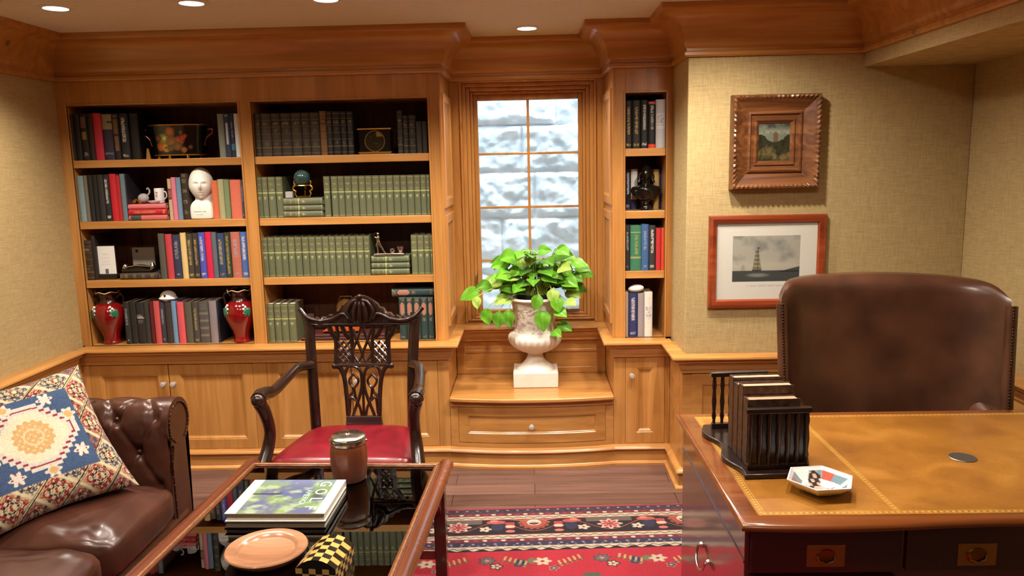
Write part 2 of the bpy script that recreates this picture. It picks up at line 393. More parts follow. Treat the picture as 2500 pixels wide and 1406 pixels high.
S('baseboard_right', MB().sweep([(XB, 4.32), (XB, YC), (XRW-.015, YC), (XRW-.015, YRW-.035), (WR-.02, YRW-.035)], base), pineX, smooth=40)
# ------------------------------------------------------------------ window and the stone well outside
win = bpy.data.objects.new('window_1', None); COL.objects.link(win); win.location = (0, YN, OZ0); tag(win, kind='structure')
def ring(mb, x0, x1, z0, z1, w0, wb, y0, y1, wt=None):
    wt = w0 if wt is None else wt
    mb.box(x0, x0+w0, y0, y1, z0, z1); mb.box(x1-w0, x1, y0, y1, z0, z1)
    mb.box(x0+w0, x1-w0, y0, y1, z1-wt, z1); mb.box(x0+w0, x1-w0, y0, y1, z0, z0+wb); return mb
m = MB().box(XA, OX0, YN, 4.80, CT, 2.25).box(OX1, XB, YN, 4.80, CT, 2.25).box(OX0, OX1, YN, 4.80, OZ1, 2.25)
m.box(OX0-.012, OX0, YN-.008, YN, CT+.01, OZ1+.012).box(OX1, OX1+.012, YN-.008, YN, CT+.01, OZ1+.012).box(OX0, OX1, YN-.008, YN, OZ1, OZ1+.012)
m.build('casing', pineZ, win, True, smooth=0, bevel=.002)
ring(MB(), OX0, OX1, OZ0, OZ1, .022, .008, 4.785, 4.96).build('jamb', pineZ, win, True, smooth=0, bevel=.003)
ring(MB(), OX0+.022, OX1-.022, OZ0+.008, OZ1-.022, .022, .012, 4.815, 4.96).build('stop', pineZ, win, True, smooth=0, bevel=.004)
ring(MB(), OX0+.044, OX1-.044, OZ0+.02, OZ1-.044, .018, .014, 4.85, 4.96).build('inner_stop', pineZ, win, True, smooth=0, bevel=.004)
GX0, GX1, GZ0, GZ1 = -.314, .304, .782, 2.095
ring(MB(), OX0+.062, OX1-.062, OZ0+.034, OZ1-.062, .027, .016, 4.88, 4.93, .034).build('sash', pineZ, win, True, smooth=0, bevel=.004)
m = MB().box(-.011, .005, 4.885, 4.915, GZ0, GZ1)
for z in (1.77, 1.438, 1.104): m.box(GX0, GX1, 4.887, 4.913, z-.007, z+.007)
m.build('muntin_grid', pineZ, win, True, smooth=0, bevel=.002)
MB().box(GX0-.004, GX1+.004, 4.899, 4.903, GZ0-.004, GZ1+.004).build('glass', winglass, win, True, smooth=0)
m = MB().tube([(-.345, 4.862, 1.02), (-.345, 4.85, 1.02), (-.345, 4.84, .985), (-.345, 4.842, .94)], [.006, .006, .005, .004]).box(-.352, -.338, 4.858, 4.872, .99, 1.05)
m.build('latch', silver, win, True)
MB().tube([(.10, 4.84, .80), (.16, 4.83, .80), (.24, 4.835, .79)], .006).box(.06, .30, 4.845, 4.86, .775, .79).build('crank', steel, win, True)
# rough stone wall of the window well
def stone_y(x, z):
    row = math.floor(z/.34+.15); off = (row*.37) % .9; cxn = (x+off)/.62; fx = cxn-math.floor(cxn); fz = z/.34+.15-row
    e = min(fx*.62, (1-fx)*.62, fz*.34, (1-fz)*.34)
    k = mnoise.noise((math.floor(cxn)*3.1+.3, row*5.7+.2, .5))*.025
    n = mnoise.fractal((x*3.2, z*3.2, 2.2), .8, 2.1, 5)
    rdg = abs(mnoise.noise((x*6, z*9, 7)))*.028
    return 5.85 - min(1, e/.035)**.5*(.025+k+.026*n+rdg)
S('wall_well', MB().grid(lambda u, v: (-1.3+2.6*u, stone_y(-1.3+2.6*u, -.1+2.95*v), -.1+2.95*v), 230, 250), stonem, smooth=60, recalc=False)
S('wall_exterior_unseen', MB().box(-2.0, 2.0, 4.80, 4.95, CEIL+.06, 4.3), stonem, smooth=0)  # unseen upper house wall, added to shade the lower part of the well
S('wall_well_side', MB().box(-1.4, -1.3, 4.95, 5.95, 0, 2.2).box(1.3, 1.4, 4.95, 5.95, 0, 2.2), stonem, smooth=0)
S('floor_well', MB().box(-1.4, 1.4, 4.95, 5.95, .25, .3), stonem, smooth=0)
# ================================================================== built-in joinery
DOOR = [(0, -.018), (0, -.001), (.001, 0), (.056, 0), (.060, -.003), (.064, -.003), (.074, -.012), (.078, -.013), (.085, -.013)]
def knob(parent, x, y, z):
    mb = MB(); prof = [(0, 0), (.011, 0), (.011, .002), (.005, .004), (.005, .014), (.013, .020), (.0155, .028), (.012, .035), (0, .037)]
    mb.lathe(prof, 10); mb.v = [(v[0]+x, y-v[2], v[1]+z) for v in mb.v]
    return mb.build('knob', crystal, parent, True, smooth=20)
bc = thing('base_cabinet', 'long pine base cabinet with four panelled doors below the left bookcase', 'cabinet', (-1.53, YC, 0))
x0, x1 = WL+.02, XA
mb = MB().box(x0, x1, YC+.02, 4.79, 0, CT-.04)
for a, b in ((x0, -2.53), (-1.589, -1.51), (-.538, x1)): mb.box(a, b, YC, YC+.02, 0, CT-.05)
for a, b in ((-2.53, -1.589), (-1.51, -.538)): mb.box(a, b, YC, YC+.02, .62, CT-.05).box(a, b, YC, YC+.02, 0, .115)
mb.build('carcass', pineZ, bc, True, smooth=0, bevel=.001)
for a, b, kx in ((-2.53, -2.0775, -2.105), (-2.0745, -1.589, -2.047), (-1.51, -1.0305, -1.058), (-1.0275, -.538, -1.0)):
    d = MB().panel((a+.0015, YC, .1165), (1, 0, 0), (0, 0, 1), (0, -1, 0), b-a-.003, .502, DOOR).build('door', pineZ, bc, True, smooth=25)
    knob(d, kx, YC, .51)
ct = thing('countertop', 'pine counter running under the bookcases and around the window niche', 'countertop', (0, 4.3, CT))
m = MB().sweep([(WL+.02, YC), (XA, YC), (XA, 4.70), (XB, 4.70), (XB, YC), (XRW-.015, YC)], nose)
m.build('moulding', pineX, ct, True, smooth=40)
MB().box(WL+.021, XA-.02, YC+.02, 4.79, CT-.028, CT).box(XB+.02, XRW-.036, YC+.02, 4.79, CT-.028, CT).box(XA-.02, XB+.02, 4.72, 4.79, CT-.028, CT).build('slab', pineX, ct, True, smooth=0)
def side_panel(x, sgn):
    mb = MB().box(min(x, x-sgn*.02), max(x, x-sgn*.02), YB+.002, YN+.04, CT, CEIL)
    LP = [(0, -.01), (0, 0), (.003, .012), (.045, .012), (.05, .008), (.062, .002), (.066, .001)]
    for z0, z1 in ((.80, 1.43), (1.47, 2.10)):
        mb.panel((x, YB+.02, z0), (0, 1, 0), (0, 0, 1), (sgn, 0, 0), YN-YB-.03, z1-z0, LP)
    return mb
bk = thing('bookcase', 'wide built-in pine bookcase with two bays of open shelves, left of the window', 'bookcase', (-1.53, YB, CT))
T = 2.07; BAYS = [(-2.535, -1.588), (-1.515, -.548)]
m = MB().box(WL, -2.535, YB, YB+.02, CT, CEIL).box(-1.588, -1.515, YB, YB+.02, CT, T).box(-.548, XA-.002, YB, YB+.02, CT, CEIL).box(-2.535, -.548, YB, YB+.02, T, CEIL)
m.box(XA-.012, XA-.006, YB-.004, YB, CT, 2.2)
for a, b in BAYS: ring(m, a-.010, b+.010, CT, T+.010, .010, .0, YB-.005, YB+.01)
m.build('face_frame', pineZ, bk, True, smooth=0, bevel=.0015)
MB().box(-1.588, -1.515, YB+.02, 4.62, CT, T+.02).build('divider', pineZ, bk, True, smooth=0)
m = MB().box(WL, WL+.055, YB+.02, 4.62, CT, T+.02).box(WL, XA-.02, YB+.02, 4.62, T, T+.02); m.build('lining', pineZ, bk, True, smooth=0)
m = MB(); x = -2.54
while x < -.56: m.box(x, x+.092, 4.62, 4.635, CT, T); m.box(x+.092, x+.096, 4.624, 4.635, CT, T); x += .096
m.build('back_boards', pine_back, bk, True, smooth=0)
side_panel(XA, 1).box(-.548, -.495, YB+.02, 4.62, CT, T+.02).build('side_panel', pineZ, bk, True, smooth=25)
for a, b in BAYS:
    for z in SH[:3]: MB().box(a+.0005, b-.0005, YB+.006, 4.62, z-.042, z).build('shelf', pineX, bk, True, smooth=0, bevel=.002)
tc = thing('narrow_bookcase', 'narrow built-in pine bookcase with four small shelves, right of the window', 'bookcase', (.62, YB, CT))
a, b = .525, .745
m = MB().box(XB+.002, a, YB, YB+.02, CT, CEIL).box(b, XRW+.01, YB, YB+.02, CT, CEIL).box(a, b, YB, YB+.02, T, CEIL); m.box(XB+.006, XB+.012, YB-.004, YB, CT, 2.2)
ring(m, a-.010, b+.010, CT, T+.010, .010, .0, YB-.005, YB+.01)
m.build('face_frame', pineZ, tc, True, smooth=0, bevel=.0015)
side_panel(XB, -1).box(XB+.02, a, YB+.02, 4.62, CT, T+.02).build('side_panel', pineZ, tc, True, smooth=25)
MB().box(b, XRW, YB+.02, 4.62, CT, T+.02).box(XB+.02, XRW, YB+.02, 4.62, T, T+.02).build('lining', pineZ, tc, True, smooth=0)
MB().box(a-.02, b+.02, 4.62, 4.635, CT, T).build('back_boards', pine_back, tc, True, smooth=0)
for z in SH[:3]: MB().box(a+.0005, b-.0005, YB+.006, 4.62, z-.042, z).build('shelf', pineX, tc, True, smooth=0, bevel=.002)
nc = thing('narrow_cabinet', 'narrow pine cupboard with one panelled door below the narrow bookcase', 'cabinet', (.62, YC, 0))
m = MB().box(XB, XRW-.016, YC+.02, 4.79, 0, CT-.04).box(XB, .519, YC, YC+.02, 0, CT-.05).box(.742, XRW-.016, YC, YC+.02, 0, CT-.05).box(.519, .742, YC, YC+.02, .625, CT-.05).box(.519, .742, YC, YC+.02, 0, .118)
m.build('carcass', pineZ, nc, True, smooth=0, bevel=.001)
d = MB().panel((.5205, YC, .1195), (1, 0, 0), (0, 0, 1), (0, -1, 0), .220, .504, [(i*1.12, o) for i, o in DOOR]).build('door', pineZ, nc, True, smooth=25)
knob(d, .555, YC, .52)
# ------------------------------------------------------------------ bowed window seat
ws = thing('window_seat', 'low pine window seat with a bowed drawer front in the niche', 'seat', (-.01, 4.3, 0))
SX0, SX1, BOW = XA+.002, XB-.002, .045
def bow(v, hw=(XB-XA)/2, xc=(XA+XB)/2):
    return Vector((v.x, v.y-BOW*(1-((v.x-xc)/hw)**2), v.z)) if v.y < 4.4 else v
def arc(y, n=24, x0=SX0, x1=SX1): return [tuple(bow(Vector((x0+(x1-x0)*i/n, y, 0))))[:2] for i in range(n+1)]
TOPZ = .41
MB().prism(arc(4.205)+[(SX1, 4.80), (SX0, 4.80)], TOPZ-.024, TOPZ).build('top', pineX, ws, True, smooth=25, bevel=.006)
MB().prism(arc(4.245)+[(SX1, 4.79), (SX0, 4.79)], .0, TOPZ-.025).build('carcass', pineX, ws, True, smooth=25)
m = MB().prism(arc(4.232)+arc(4.26)[::-1], .355, TOPZ-.024).prism(arc(4.240)+arc(4.26)[::-1], .115, .142)
for a, b in ((SX0, SX0+.045), (SX1-.045, SX1)): m.prism(arc(4.240, 6, a, b)+arc(4.26, 6, a, b)[::-1], .115, .36)
m.build('face_frame', pineX, ws, True, smooth=25)
# bowed plinth with the same base profile
pts = arc(4.238, 30)
MB().sweep(pts, base).build('plinth', pineX, ws, True, smooth=40)
DR = [(0, -.02), (0, -.001), (.001, 0), (.052, 0), (.056, -.004), (.06, -.004), (.072, -.016), (.078, -.017), (.082, -.017)]
dr = MB().panel((SX0+.047, 4.238, .144), (1, 0, 0), (0, 0, 1), (0, -1, 0), SX1-SX0-.094, .209, DR, k=24, warp=bow).build('drawer', pineX, ws, True, smooth=25)
knob(dr, -.012, 4.192, .245)
m = MB().box(SX0, SX1, 4.715, 4.79, TOPZ, CT-.03)
for a, b in ((SX0, SX0+.055), (SX1-.055, SX1)): m.box(a, b, 4.705, 4.72, TOPZ, CT-.05)
m.box(SX0+.05, SX1-.05, 4.705, 4.72, TOPZ, .45).box(SX0+.05, SX1-.05, 4.708, 4.72, .545, .565).box(SX0+.05, SX1-.05, 4.705, 4.72, .635, CT-.05)
m.build('back_panel', pineX, ws, True, smooth=0, bevel=.004)
# ------------------------------------------------------------------ recessed ceiling lights
def downlight(x, y, label, power=1.0, cone=132, group='recessed ceiling lights'):
    t = thing('ceiling_light', label, 'light', (x, y, CEIL), 0, group)
    MB().lathe([(.050, -.001), (.052, -.006), (.060, -.007), (.072, -.004), (.075, 0)], 32).build('trim_ring', simple_white, t)
    MB().lathe([(0, -.0025), (.05, -.0025), (.05, -.0015), (0, -.0015)], 32).build('lamp_lens', bulbm, t)
    l = bpy.data.lights.new('lamp', 'SPOT'); l.energy = LAMP_W*power; l.color = LAMP_COL; l.spot_size = math.radians(cone); l.spot_blend = .9; l.shadow_soft_size = .04
    o = bpy.data.objects.new('lamp', l); COL.objects.link(o); o.parent = t; o.location = (0, 0, -.05)
simple_white = simple('white_enamel', C(235, 232, 226), .35)
for x, y, lb, p in [(-2.08, 3.53, 'leftmost round recessed ceiling light, in the corner above the left bookcase', 1), (-1.46, 3.5, 'recessed ceiling light second from the left, above the left bookcase', 1),
        (-.87, 3.5, 'recessed ceiling light third from the left, cut by the top of the photo', 1), (0, 4.35, 'round recessed ceiling light in the window niche', .8),
        (-.27, 3.48, 'recessed ceiling light in front of the window niche', 1), (.34, 3.48, 'recessed ceiling light in front of the narrow bookcase', 1), (.85, 3.3, 'recessed ceiling light in front of the two framed pictures', 1.2),
        (-1.75, 1.9, 'unseen recessed ceiling light added for fill above the leather sofa', 1), (-.75, 1.9, 'unseen recessed ceiling light added for fill above the glass coffee table', 1), (.3, 1.9, 'unseen recessed ceiling light added for fill above the open rug', 1), (.85, 2.15, 'recessed ceiling light above the desk', .85),  # sofa, table and rug lamps are unseen, added to fill the room
        (-1.5, .2, 'unseen recessed ceiling light added for fill near the front wall, left', .35), (0, .2, 'unseen recessed ceiling light added for fill near the front wall, middle', .3), (.9, .2, 'unseen recessed ceiling light added for fill near the front wall, right', .2)]:  # front row is unseen too, added as weak fill light
    downlight(x, y, lb, p, 162 if x > .8 and y > 3 else (160 if 1 < y < 3 else 132))
# ================================================================== books
ORD = ['first', 'second', 'third', 'fourth', 'fifth', 'sixth', 'seventh', 'eighth', 'ninth', 'tenth', 'eleventh', 'twelfth', 'thirteenth', 'fourteenth', 'fifteenth', 'sixteenth', 'seventeenth', 'eighteenth']
def spine_paint(col, style, seed, h):
    """colours down a spine: rows of (9 x 90) cells"""
    rs = np.random.RandomState(seed); NU, NV = 9, 91
    A = np.tile(C3(col), (NV, NU, 1)); v = np.linspace(0, 1, NV)
    def band(a, b, c, u0=0, u1=9, al=1): A[(v >= a) & (v <= b), u0:u1] = A[(v >= a) & (v <= b), u0:u1]*(1-al)+C3(c)*al
    def strip(a, b, c, u0=3, u1=6, gap=.3):      # a line of lettering too small to read
        for i in range(NV):
            if a <= v[i] <= b:
                for u in range(u0, u1):
                    if rs.rand() > gap: A[i, u] = A[i, u]*.25+C3(c)*.75
    if style == 'green':
        k = rs.uniform(.88, 1.06); A *= k
        for i in range(NV): A[i] *= 1 - .10*abs(v[i]-.5) + (v[i] > .62)*np.array([.05, -.02, -.05])
        band(.60, .625, (168, 172, 112)); strip(.66, .69, (150, 152, 92), 2, 7, .45); strip(.80, .84, (150, 152, 92), 2, 7, .5); band(.955, .965, (150, 152, 96)); band(.03, .04, (150, 152, 100))
        for q, w in ((.50, 3), (.485, 3), (.47, 2), (.455, 1), (.44, 1)): band(q, q+.014, (168, 170, 120), 4-w//2, 5+w//2, .8)
    elif style == 'antique':
        A *= rs.uniform(.75, 1.15)
        for q in (.06, .20, .36, .52, .68, .84, .95): band(q, q+.012, (124, 108, 76), al=.75); band(q+.013, q+.03, (30, 24, 20), al=.4)
        band(.70, .82, (40, 30, 26), 1, 8, .6); strip(.73, .79, (140, 122, 84), 2, 7, .4); strip(.55, .64, (110, 96, 70), 3, 6, .6); strip(.24, .33, (110, 96, 70), 3, 6, .6)
    elif style == 'teal':
        for i in range(NV):
            for u in range(NU):
                d = ((v[i]-.72)/.15)**2+((u-4)/2.8)**2
                if d < 1: A[i, u] = C3((168, 116, 98))
                elif d < 1.35: A[i, u] = C3((40, 64, 60))
        strip(.90, .96, (150, 128, 100), 2, 7, .5); strip(.44, .52, (140, 124, 90), 3, 6, .4); strip(.05, .09, (140, 124, 90), 2, 7, .5); band(.975, .985, (130, 120, 90))
    elif style == 'gold': strip(.30, .86, (176, 156, 96), 3, 6, .35); strip(.05, .10, (176, 156, 96), 2, 7, .4)
    elif style == 'yellow': strip(.08, .92, (160, 154, 84), 3, 6, .35)
    elif style == 'white': strip(.38, .90, (206, 204, 198), 3, 6, .3); strip(.06, .12, (206, 204, 198), 2, 7, .35)
    elif style == 'pale': strip(.45, .85, (150, 156, 168), 3, 6, .4); strip(.07, .12, (150, 156, 168), 3, 6, .4)
    elif style == 'bars':
        for q in (.16, .34, .52, .70): band(q, q+.055, (124, 120, 108), 1, 8, .75)
        strip(.82, .95, (110, 108, 100), 2, 7, .5)
    elif style == 'wtitle':
        for q, w in ((.62, 7), (.655, 6), (.69, 5)): band(q, q+.018, (200, 198, 190), 1, 1+w, .8)
        strip(.50, .58, (110, 106, 104), 2, 7, .4)
    elif style == 'jacket':      # grey top, navy bottom
        band(.66, .98, (146, 140, 104)); band(.80, .84, (70, 66, 60), 5, 9); strip(.12, .16, (120, 130, 140), 1, 8, .2)
    elif style == 'pictorial': band(.45, .62, (170, 140, 60), 2, 7, .7); band(.70, .93, (130, 100, 84), 1, 7, .7); strip(.10, .17, (170, 160, 130), 3, 7, .3)
    elif style == 'brownjacket': band(.20, .52, (130, 96, 70), 2, 7, .8); band(.56, .88, (126, 98, 62), 1, 7, .8); band(.92, .97, (110, 100, 110), 1, 7, .5)
    elif style == 'redend': band(0, .085, (226, 70, 34)); band(.94, .985, (220, 80, 72)); strip(.40, .90, (190, 186, 180), 3, 6, .4)
    elif style == 'wjacket': band(.40, .72, (214, 214, 214), 1, 8, .8); strip(.45, .68, (120, 120, 122), 2, 7, .6); strip(.3, .9, (190, 192, 196), 3, 6, .7)
    elif style == 'label': band(.50, .76, (104, 40, 42), 1, 8); strip(.55, .72, (170, 140, 100), 2, 7, .5)
    elif style == 'navylabel': band(.30, .78, (196, 202, 210), 3, 6, .9); band(.93, .97, (150, 156, 168), 2, 7, .7)
    elif style == 'bluepatch': band(.16, .30, (70, 130, 170), 1, 8, .8); strip(.45, .8, (150, 160, 180), 3, 6, .5)
    elif style == 'whitenavy': band(.25, 1, (200, 198, 194)); band(0, .24, (44, 48, 92))
    elif style == 'greengilt': band(.84, .85, (190, 180, 110)); band(.27, .28, (190, 180, 110)); band(.30, .31, (190, 180, 110)); strip(.36, .8, (170, 160, 90), 4, 6, .6)
    elif style == 'greenlabel': band(.66, .93, (60, 76, 70), 0, 9)
    elif style == 'ornate':
        for q in (.12, .35, .58, .80, .93): strip(q, q+.08, (130, 108, 70), 2, 7, .35)
    A = A * (1 + .05*(rs.rand(NV, 1, 1)-.5))
    return A
BOOKS = 0
def book(label, w, h, d, col, style='plain', group=None, rnd=.25, seed=None, pagecol=None):
    """upright book, origin at bottom centre of its spine, spine towards -Y"""
    global BOOKS; BOOKS += 1; seed = seed or BOOKS
    A = spine_paint(col, style, seed, h); NV, NU = A.shape[:2]
    mb = MB(); cols = []
    r = min(w*rnd, .010); hw = w/2-.0004
    for j in range(NV):
        z = h*j/(NV-1)
        for i in range(NU):
            t = i/(NU-1)*2-1
            mb.v.append((hw*t, r*(1-math.sqrt(max(0, 1-(t*.98)**2)))*1.0 if r else 0, z)); cols.append(A[j, i])
    for j in range(NV-1):
        for i in range(NU-1):
            mb.f.append((j*NU+i, j*NU+i+1, (j+1)*NU+i+1, (j+1)*NU+i)); mb.m.append(0)
    cc = C3(col)*.95; th = min(.0028, w*.14)
    # boards: left and right covers joined to the spine
    for sgn in (-1, 1):
        b = len(mb.v); yb = r*(1-math.sqrt(max(0, 1-.98**2)))
        mb.box(min(sgn*hw, sgn*(hw-th)), max(sgn*hw, sgn*(hw-th)), yb, d, 0, h); cols += [cc]*8
    b = len(mb.v); mb.box(-hw+th, hw-th, .0035+r, .006+r, .001, h-.001); cols += [cc]*8
    o = mb.build('book', clothp, smooth=50, cols=np.array(cols), recalc=False)
    tag(o, label, 'book', group)
    pg = MB().box(-hw+th, hw-th, .006+r, d-.004, .003, h-.004)
    pg.build('page_block', paper, o, smooth=0)
    return o
def row(ox, oy, s, ym, zs, items, where, depth=.19, group=None, ys=YB+.018, total=None):
    """items: (crop x0, crop x1, crop top y, colour, style, description)"""
    out = []
    n = len(items)
    for i, it in enumerate(items):
        x0, x1, yt, col, style, desc = it[:6]
        jit = it[6] if len(it) > 6 else random.uniform(0, .012)
        y = ys+jit
        p0 = at(ox+x0/s, ym, Y=y); p1 = at(ox+x1/s, ym, Y=y); pt = at(ox+(x0+x1)/2/s, oy+yt/s, Y=y)
        h = max(.08, pt.z-zs); w = p1.x-p0.x
        o = book(desc if len(desc.split()) > 5 else f'{desc}, {where}', w, h, min(depth+random.uniform(-.02, .02), 4.60-y), col, style, group)
        o.location = ((p0.x+p1.x)/2, y, zs+.0006); out.append(o)
    return out
def flat_book(label, x0, x1, z0, z1, y, d, col, style, group=None):
    """a book lying flat, spine to the room, head of the spine to the left"""
    o = book(label, z1-z0, x1-x0, d, col, style, group)
    o.rotation_euler = (0, -pi/2, 0); o.location = (x1, y, (z0+z1)/2); return o
BK = (34, 31, 29)
def greens(ox, oy, s, ym, zs, edges, yt0, yt1, where, first=1, total=''):
    it = []
    for i, (a, b) in enumerate(edges):
        f = i/max(1, len(edges)-1)
        it.append((a, b, yt0+(yt1-yt0)*f, (102, 107, 80), 'green', f'green cloth volume, {ORD[i]} from left {where}', random.choice([0, .002, .004, .001])))
    return row(ox, oy, s, ym, zs, it, '', group='matching green volumes '+where)
A1 = (130, 220, 4.135, 331, SH[0])
row(*A1, [(148, 208, 240, BK, 'pale', 'black book with grey lettering at the left end of the top shelf'), (210, 270, 240, (36, 32, 28), 'plain', 'plain black book second from left on the top shelf'),
          (273, 345, 238, (32, 28, 26), 'pictorial', 'black book with brown and gold spine pictures, left of the dark brown book'), (350, 404, 238, (52, 32, 26), 'plain', 'dark brown book just left of the red book on the top shelf'),
          (405, 490, 235, (196, 46, 66), 'plain', 'bright red book among the dark books on the top left shelf', 0), (495, 595, 238, (52, 46, 66), 'jacket', 'thick navy book with a yellowish grey upper spine, right of the red book', .006),
          (600, 665, 238, (40, 34, 32), 'brownjacket', 'black book with tan spine panels on the top left shelf', .008), (670, 757, 236, (34, 33, 34), 'white', 'black book with large white lettering near the painted planter', .004), (762, 860, 236, (24, 23, 23), 'plain', 'wide plain black book beside the left handle of the painted planter', .02)], '', group='books on the top left shelf')
row(*A1, [(1662, 1727, 240, (132, 138, 126), 'plain', 'grey green book right of the painted planter on the top shelf', 0), (1727, 1785, 236, (52, 60, 78), 'navylabel', 'slate navy book with a long white spine label on the top left shelf', .002),
          (1787, 1828, 236, (40, 50, 76), 'bluepatch', 'thin dark navy book with a light blue patch low on its spine', .004), (1830, 1879, 238, (216, 212, 204), 'plain', 'white book against the divider at the right end of the top shelf', 0)], '', group='books on the top left shelf')
A2 = (130, 220, 4.135, 479, SH[1]); g = 'books on the second left shelf'
row(*A2, [(206, 246, 862, (60, 38, 48), 'plain', 'narrow dark plum book at the left end of the second shelf', .02), (247, 311, 865, (134, 160, 164), 'plain', 'pale blue grey book near the left end of the second shelf', 0), (312, 350, 862, (120, 112, 98), 'plain', 'thin taupe book between the pale blue book and the black books', .003),
          (353, 401, 858, (40, 38, 36), 'plain', 'first of four black books on the second shelf, beside the taupe book'), (402, 450, 856, (34, 32, 31), 'plain', 'second of four black books on the second left shelf'), (451, 511, 854, (48, 46, 45), 'plain', 'third of four black books on the second left shelf, slightly greyer'), (512, 571, 852, (38, 38, 40), 'white', 'black book with white spine lettering, left of the two red books'),
          (573, 640, 846, (196, 34, 46), 'plain', 'wider bright red upright book on the second shelf', 0), (641, 680, 862, (176, 40, 46), 'plain', 'thin red upright book right of the wider red one', .004), (681, 732, 845, (104, 126, 136), 'plain', 'steel blue upright book left of the flat red stack', 0), (733, 746, 846, (44, 42, 52), 'plain', 'very thin dark navy book leaning over the flat red stack', .002)], '', group=g)
def stack(ox, oy, s, zs, items, d=.17, y=YB+.02, group=None):
    z = zs+.0008
    for x0, x1, y0, y1, col, style, desc in reversed(items):
        p0, p1 = at(ox+x0/s, oy+(y0+y1)/2/s, Y=y), at(ox+x1/s, oy+(y0+y1)/2/s, Y=y)
        h = at(ox+x0/s, oy+y0/s, Y=y).z-at(ox+x0/s, oy+y1/s, Y=y).z
        h = max(.014, h)
        flat_book(desc, p0.x, p1.x, z, z+h, y, d, col, style, group); z += h+.0006
    return z
ZRED = stack(130, 220, 4.135, SH[1], [(752, 1134, 1140, 1190, (214, 112, 118), 'plain', 'pink book on top of the flat stack under the white mug'), (752, 1146, 1192, 1252, (190, 26, 42), 'gold', 'crimson glossy book in the middle of the flat stack under the mug'), (752, 1152, 1254, 1306, (196, 106, 104), 'greenlabel', 'dusty pink book with a green label, bottom of the flat stack')], group='flat stack on the second left shelf')
row(*A2, [(1157, 1194, 895, (190, 166, 130), 'label', 'tan book with a maroon spine label, right of the flat stack', .002), (1195, 1240, 880, (216, 120, 140), 'plain', 'pink upright book between the tan and blue books', 0), (1241, 1290, 882, (108, 134, 160), 'plain', 'blue grey upright book left of the ornate dark book', .004),
          (1293, 1362, 842, (50, 42, 34), 'ornate', 'tall dark book with an ornate gilt spine left of the bust', .01), (1597, 1662, 912, (208, 108, 70), 'plain', 'orange book just right of the white bust', .006), (1663, 1722, 900, (166, 162, 120), 'plain', 'pale sage book right of the orange book', .004), (1723, 1779, 905, (118, 134, 96), 'plain', 'green book between the sage and coral books', .004),
          (1783, 1893, 905, (206, 108, 84), 'plain', 'thick coral book near the divider on the second shelf', 0), (1895, 1922, 912, (70, 66, 78), 'pale', 'thin dark grey book against the divider on the second shelf', .004)], '', group=g)
A3 = (160, 530, 4.135, 624, SH[2]); g = 'books on the third left shelf'
row(*A3, [(142, 166, 158, (92, 104, 102), 'plain', 'thin grey green book at the left end of the third shelf', .01), (168, 263, 236, (62, 46, 32), 'antique', 'brown leather book with gilt bands left of the white card', .01), (264, 306, 185, (44, 34, 30), 'plain', 'dark brown book directly left of the white card', .02)], '', group=g)
row(*A3, [(940, 1003, 166, (84, 82, 72), 'plain', 'dark olive grey book right of the glossy black inkstand', 0), (1010, 1078, 172, (190, 64, 74), 'plain', 'rose red book second in the right row of the third shelf'), (1080, 1163, 178, (52, 56, 80), 'pale', 'thick navy book with a white dot, right of the rose book'), (1165, 1222, 158, (220, 190, 130), 'plain', 'cream book among the dark books on the third shelf', .002),
          (1225, 1287, 166, (70, 64, 54), 'gold', 'dark olive book right of the cream book on the third shelf'), (1289, 1344, 160, (58, 52, 48), 'gold', 'dark brown book left of the violet blue book'), (1346, 1412, 154, (78, 84, 176), 'white', 'violet blue book on the third left shelf', .002), (1414, 1478, 150, (206, 34, 72), 'plain', 'crimson book right of the violet blue book', 0),
          (1480, 1528, 152, (92, 102, 112), 'plain', 'slate grey book right of the crimson book'), (1530, 1606, 162, (52, 66, 100), 'gold', 'navy book with gilt title between slate and yellow lettered books'), (1608, 1670, 154, (56, 58, 48), 'yellow', 'dark book with yellow script up its spine on the third shelf'), (1672, 1766, 150, (180, 104, 88), 'pale', 'wide terracotta book near the divider on the third shelf', .002), (1768, 1840, 150, (76, 104, 168), 'white', 'blue book against the divider at the right end of the third shelf', 0)], '', group=g, depth=.17)
stack(160, 530, 4.135, SH[2], [(548, 935, 545, 608, (66, 58, 50), 'ornate', 'dark book lying flat under the glossy black inkstand')], group=g, d=.16)
A4 = (290, 690, 7.143, 788, CT); g = 'books on the bottom left shelf'
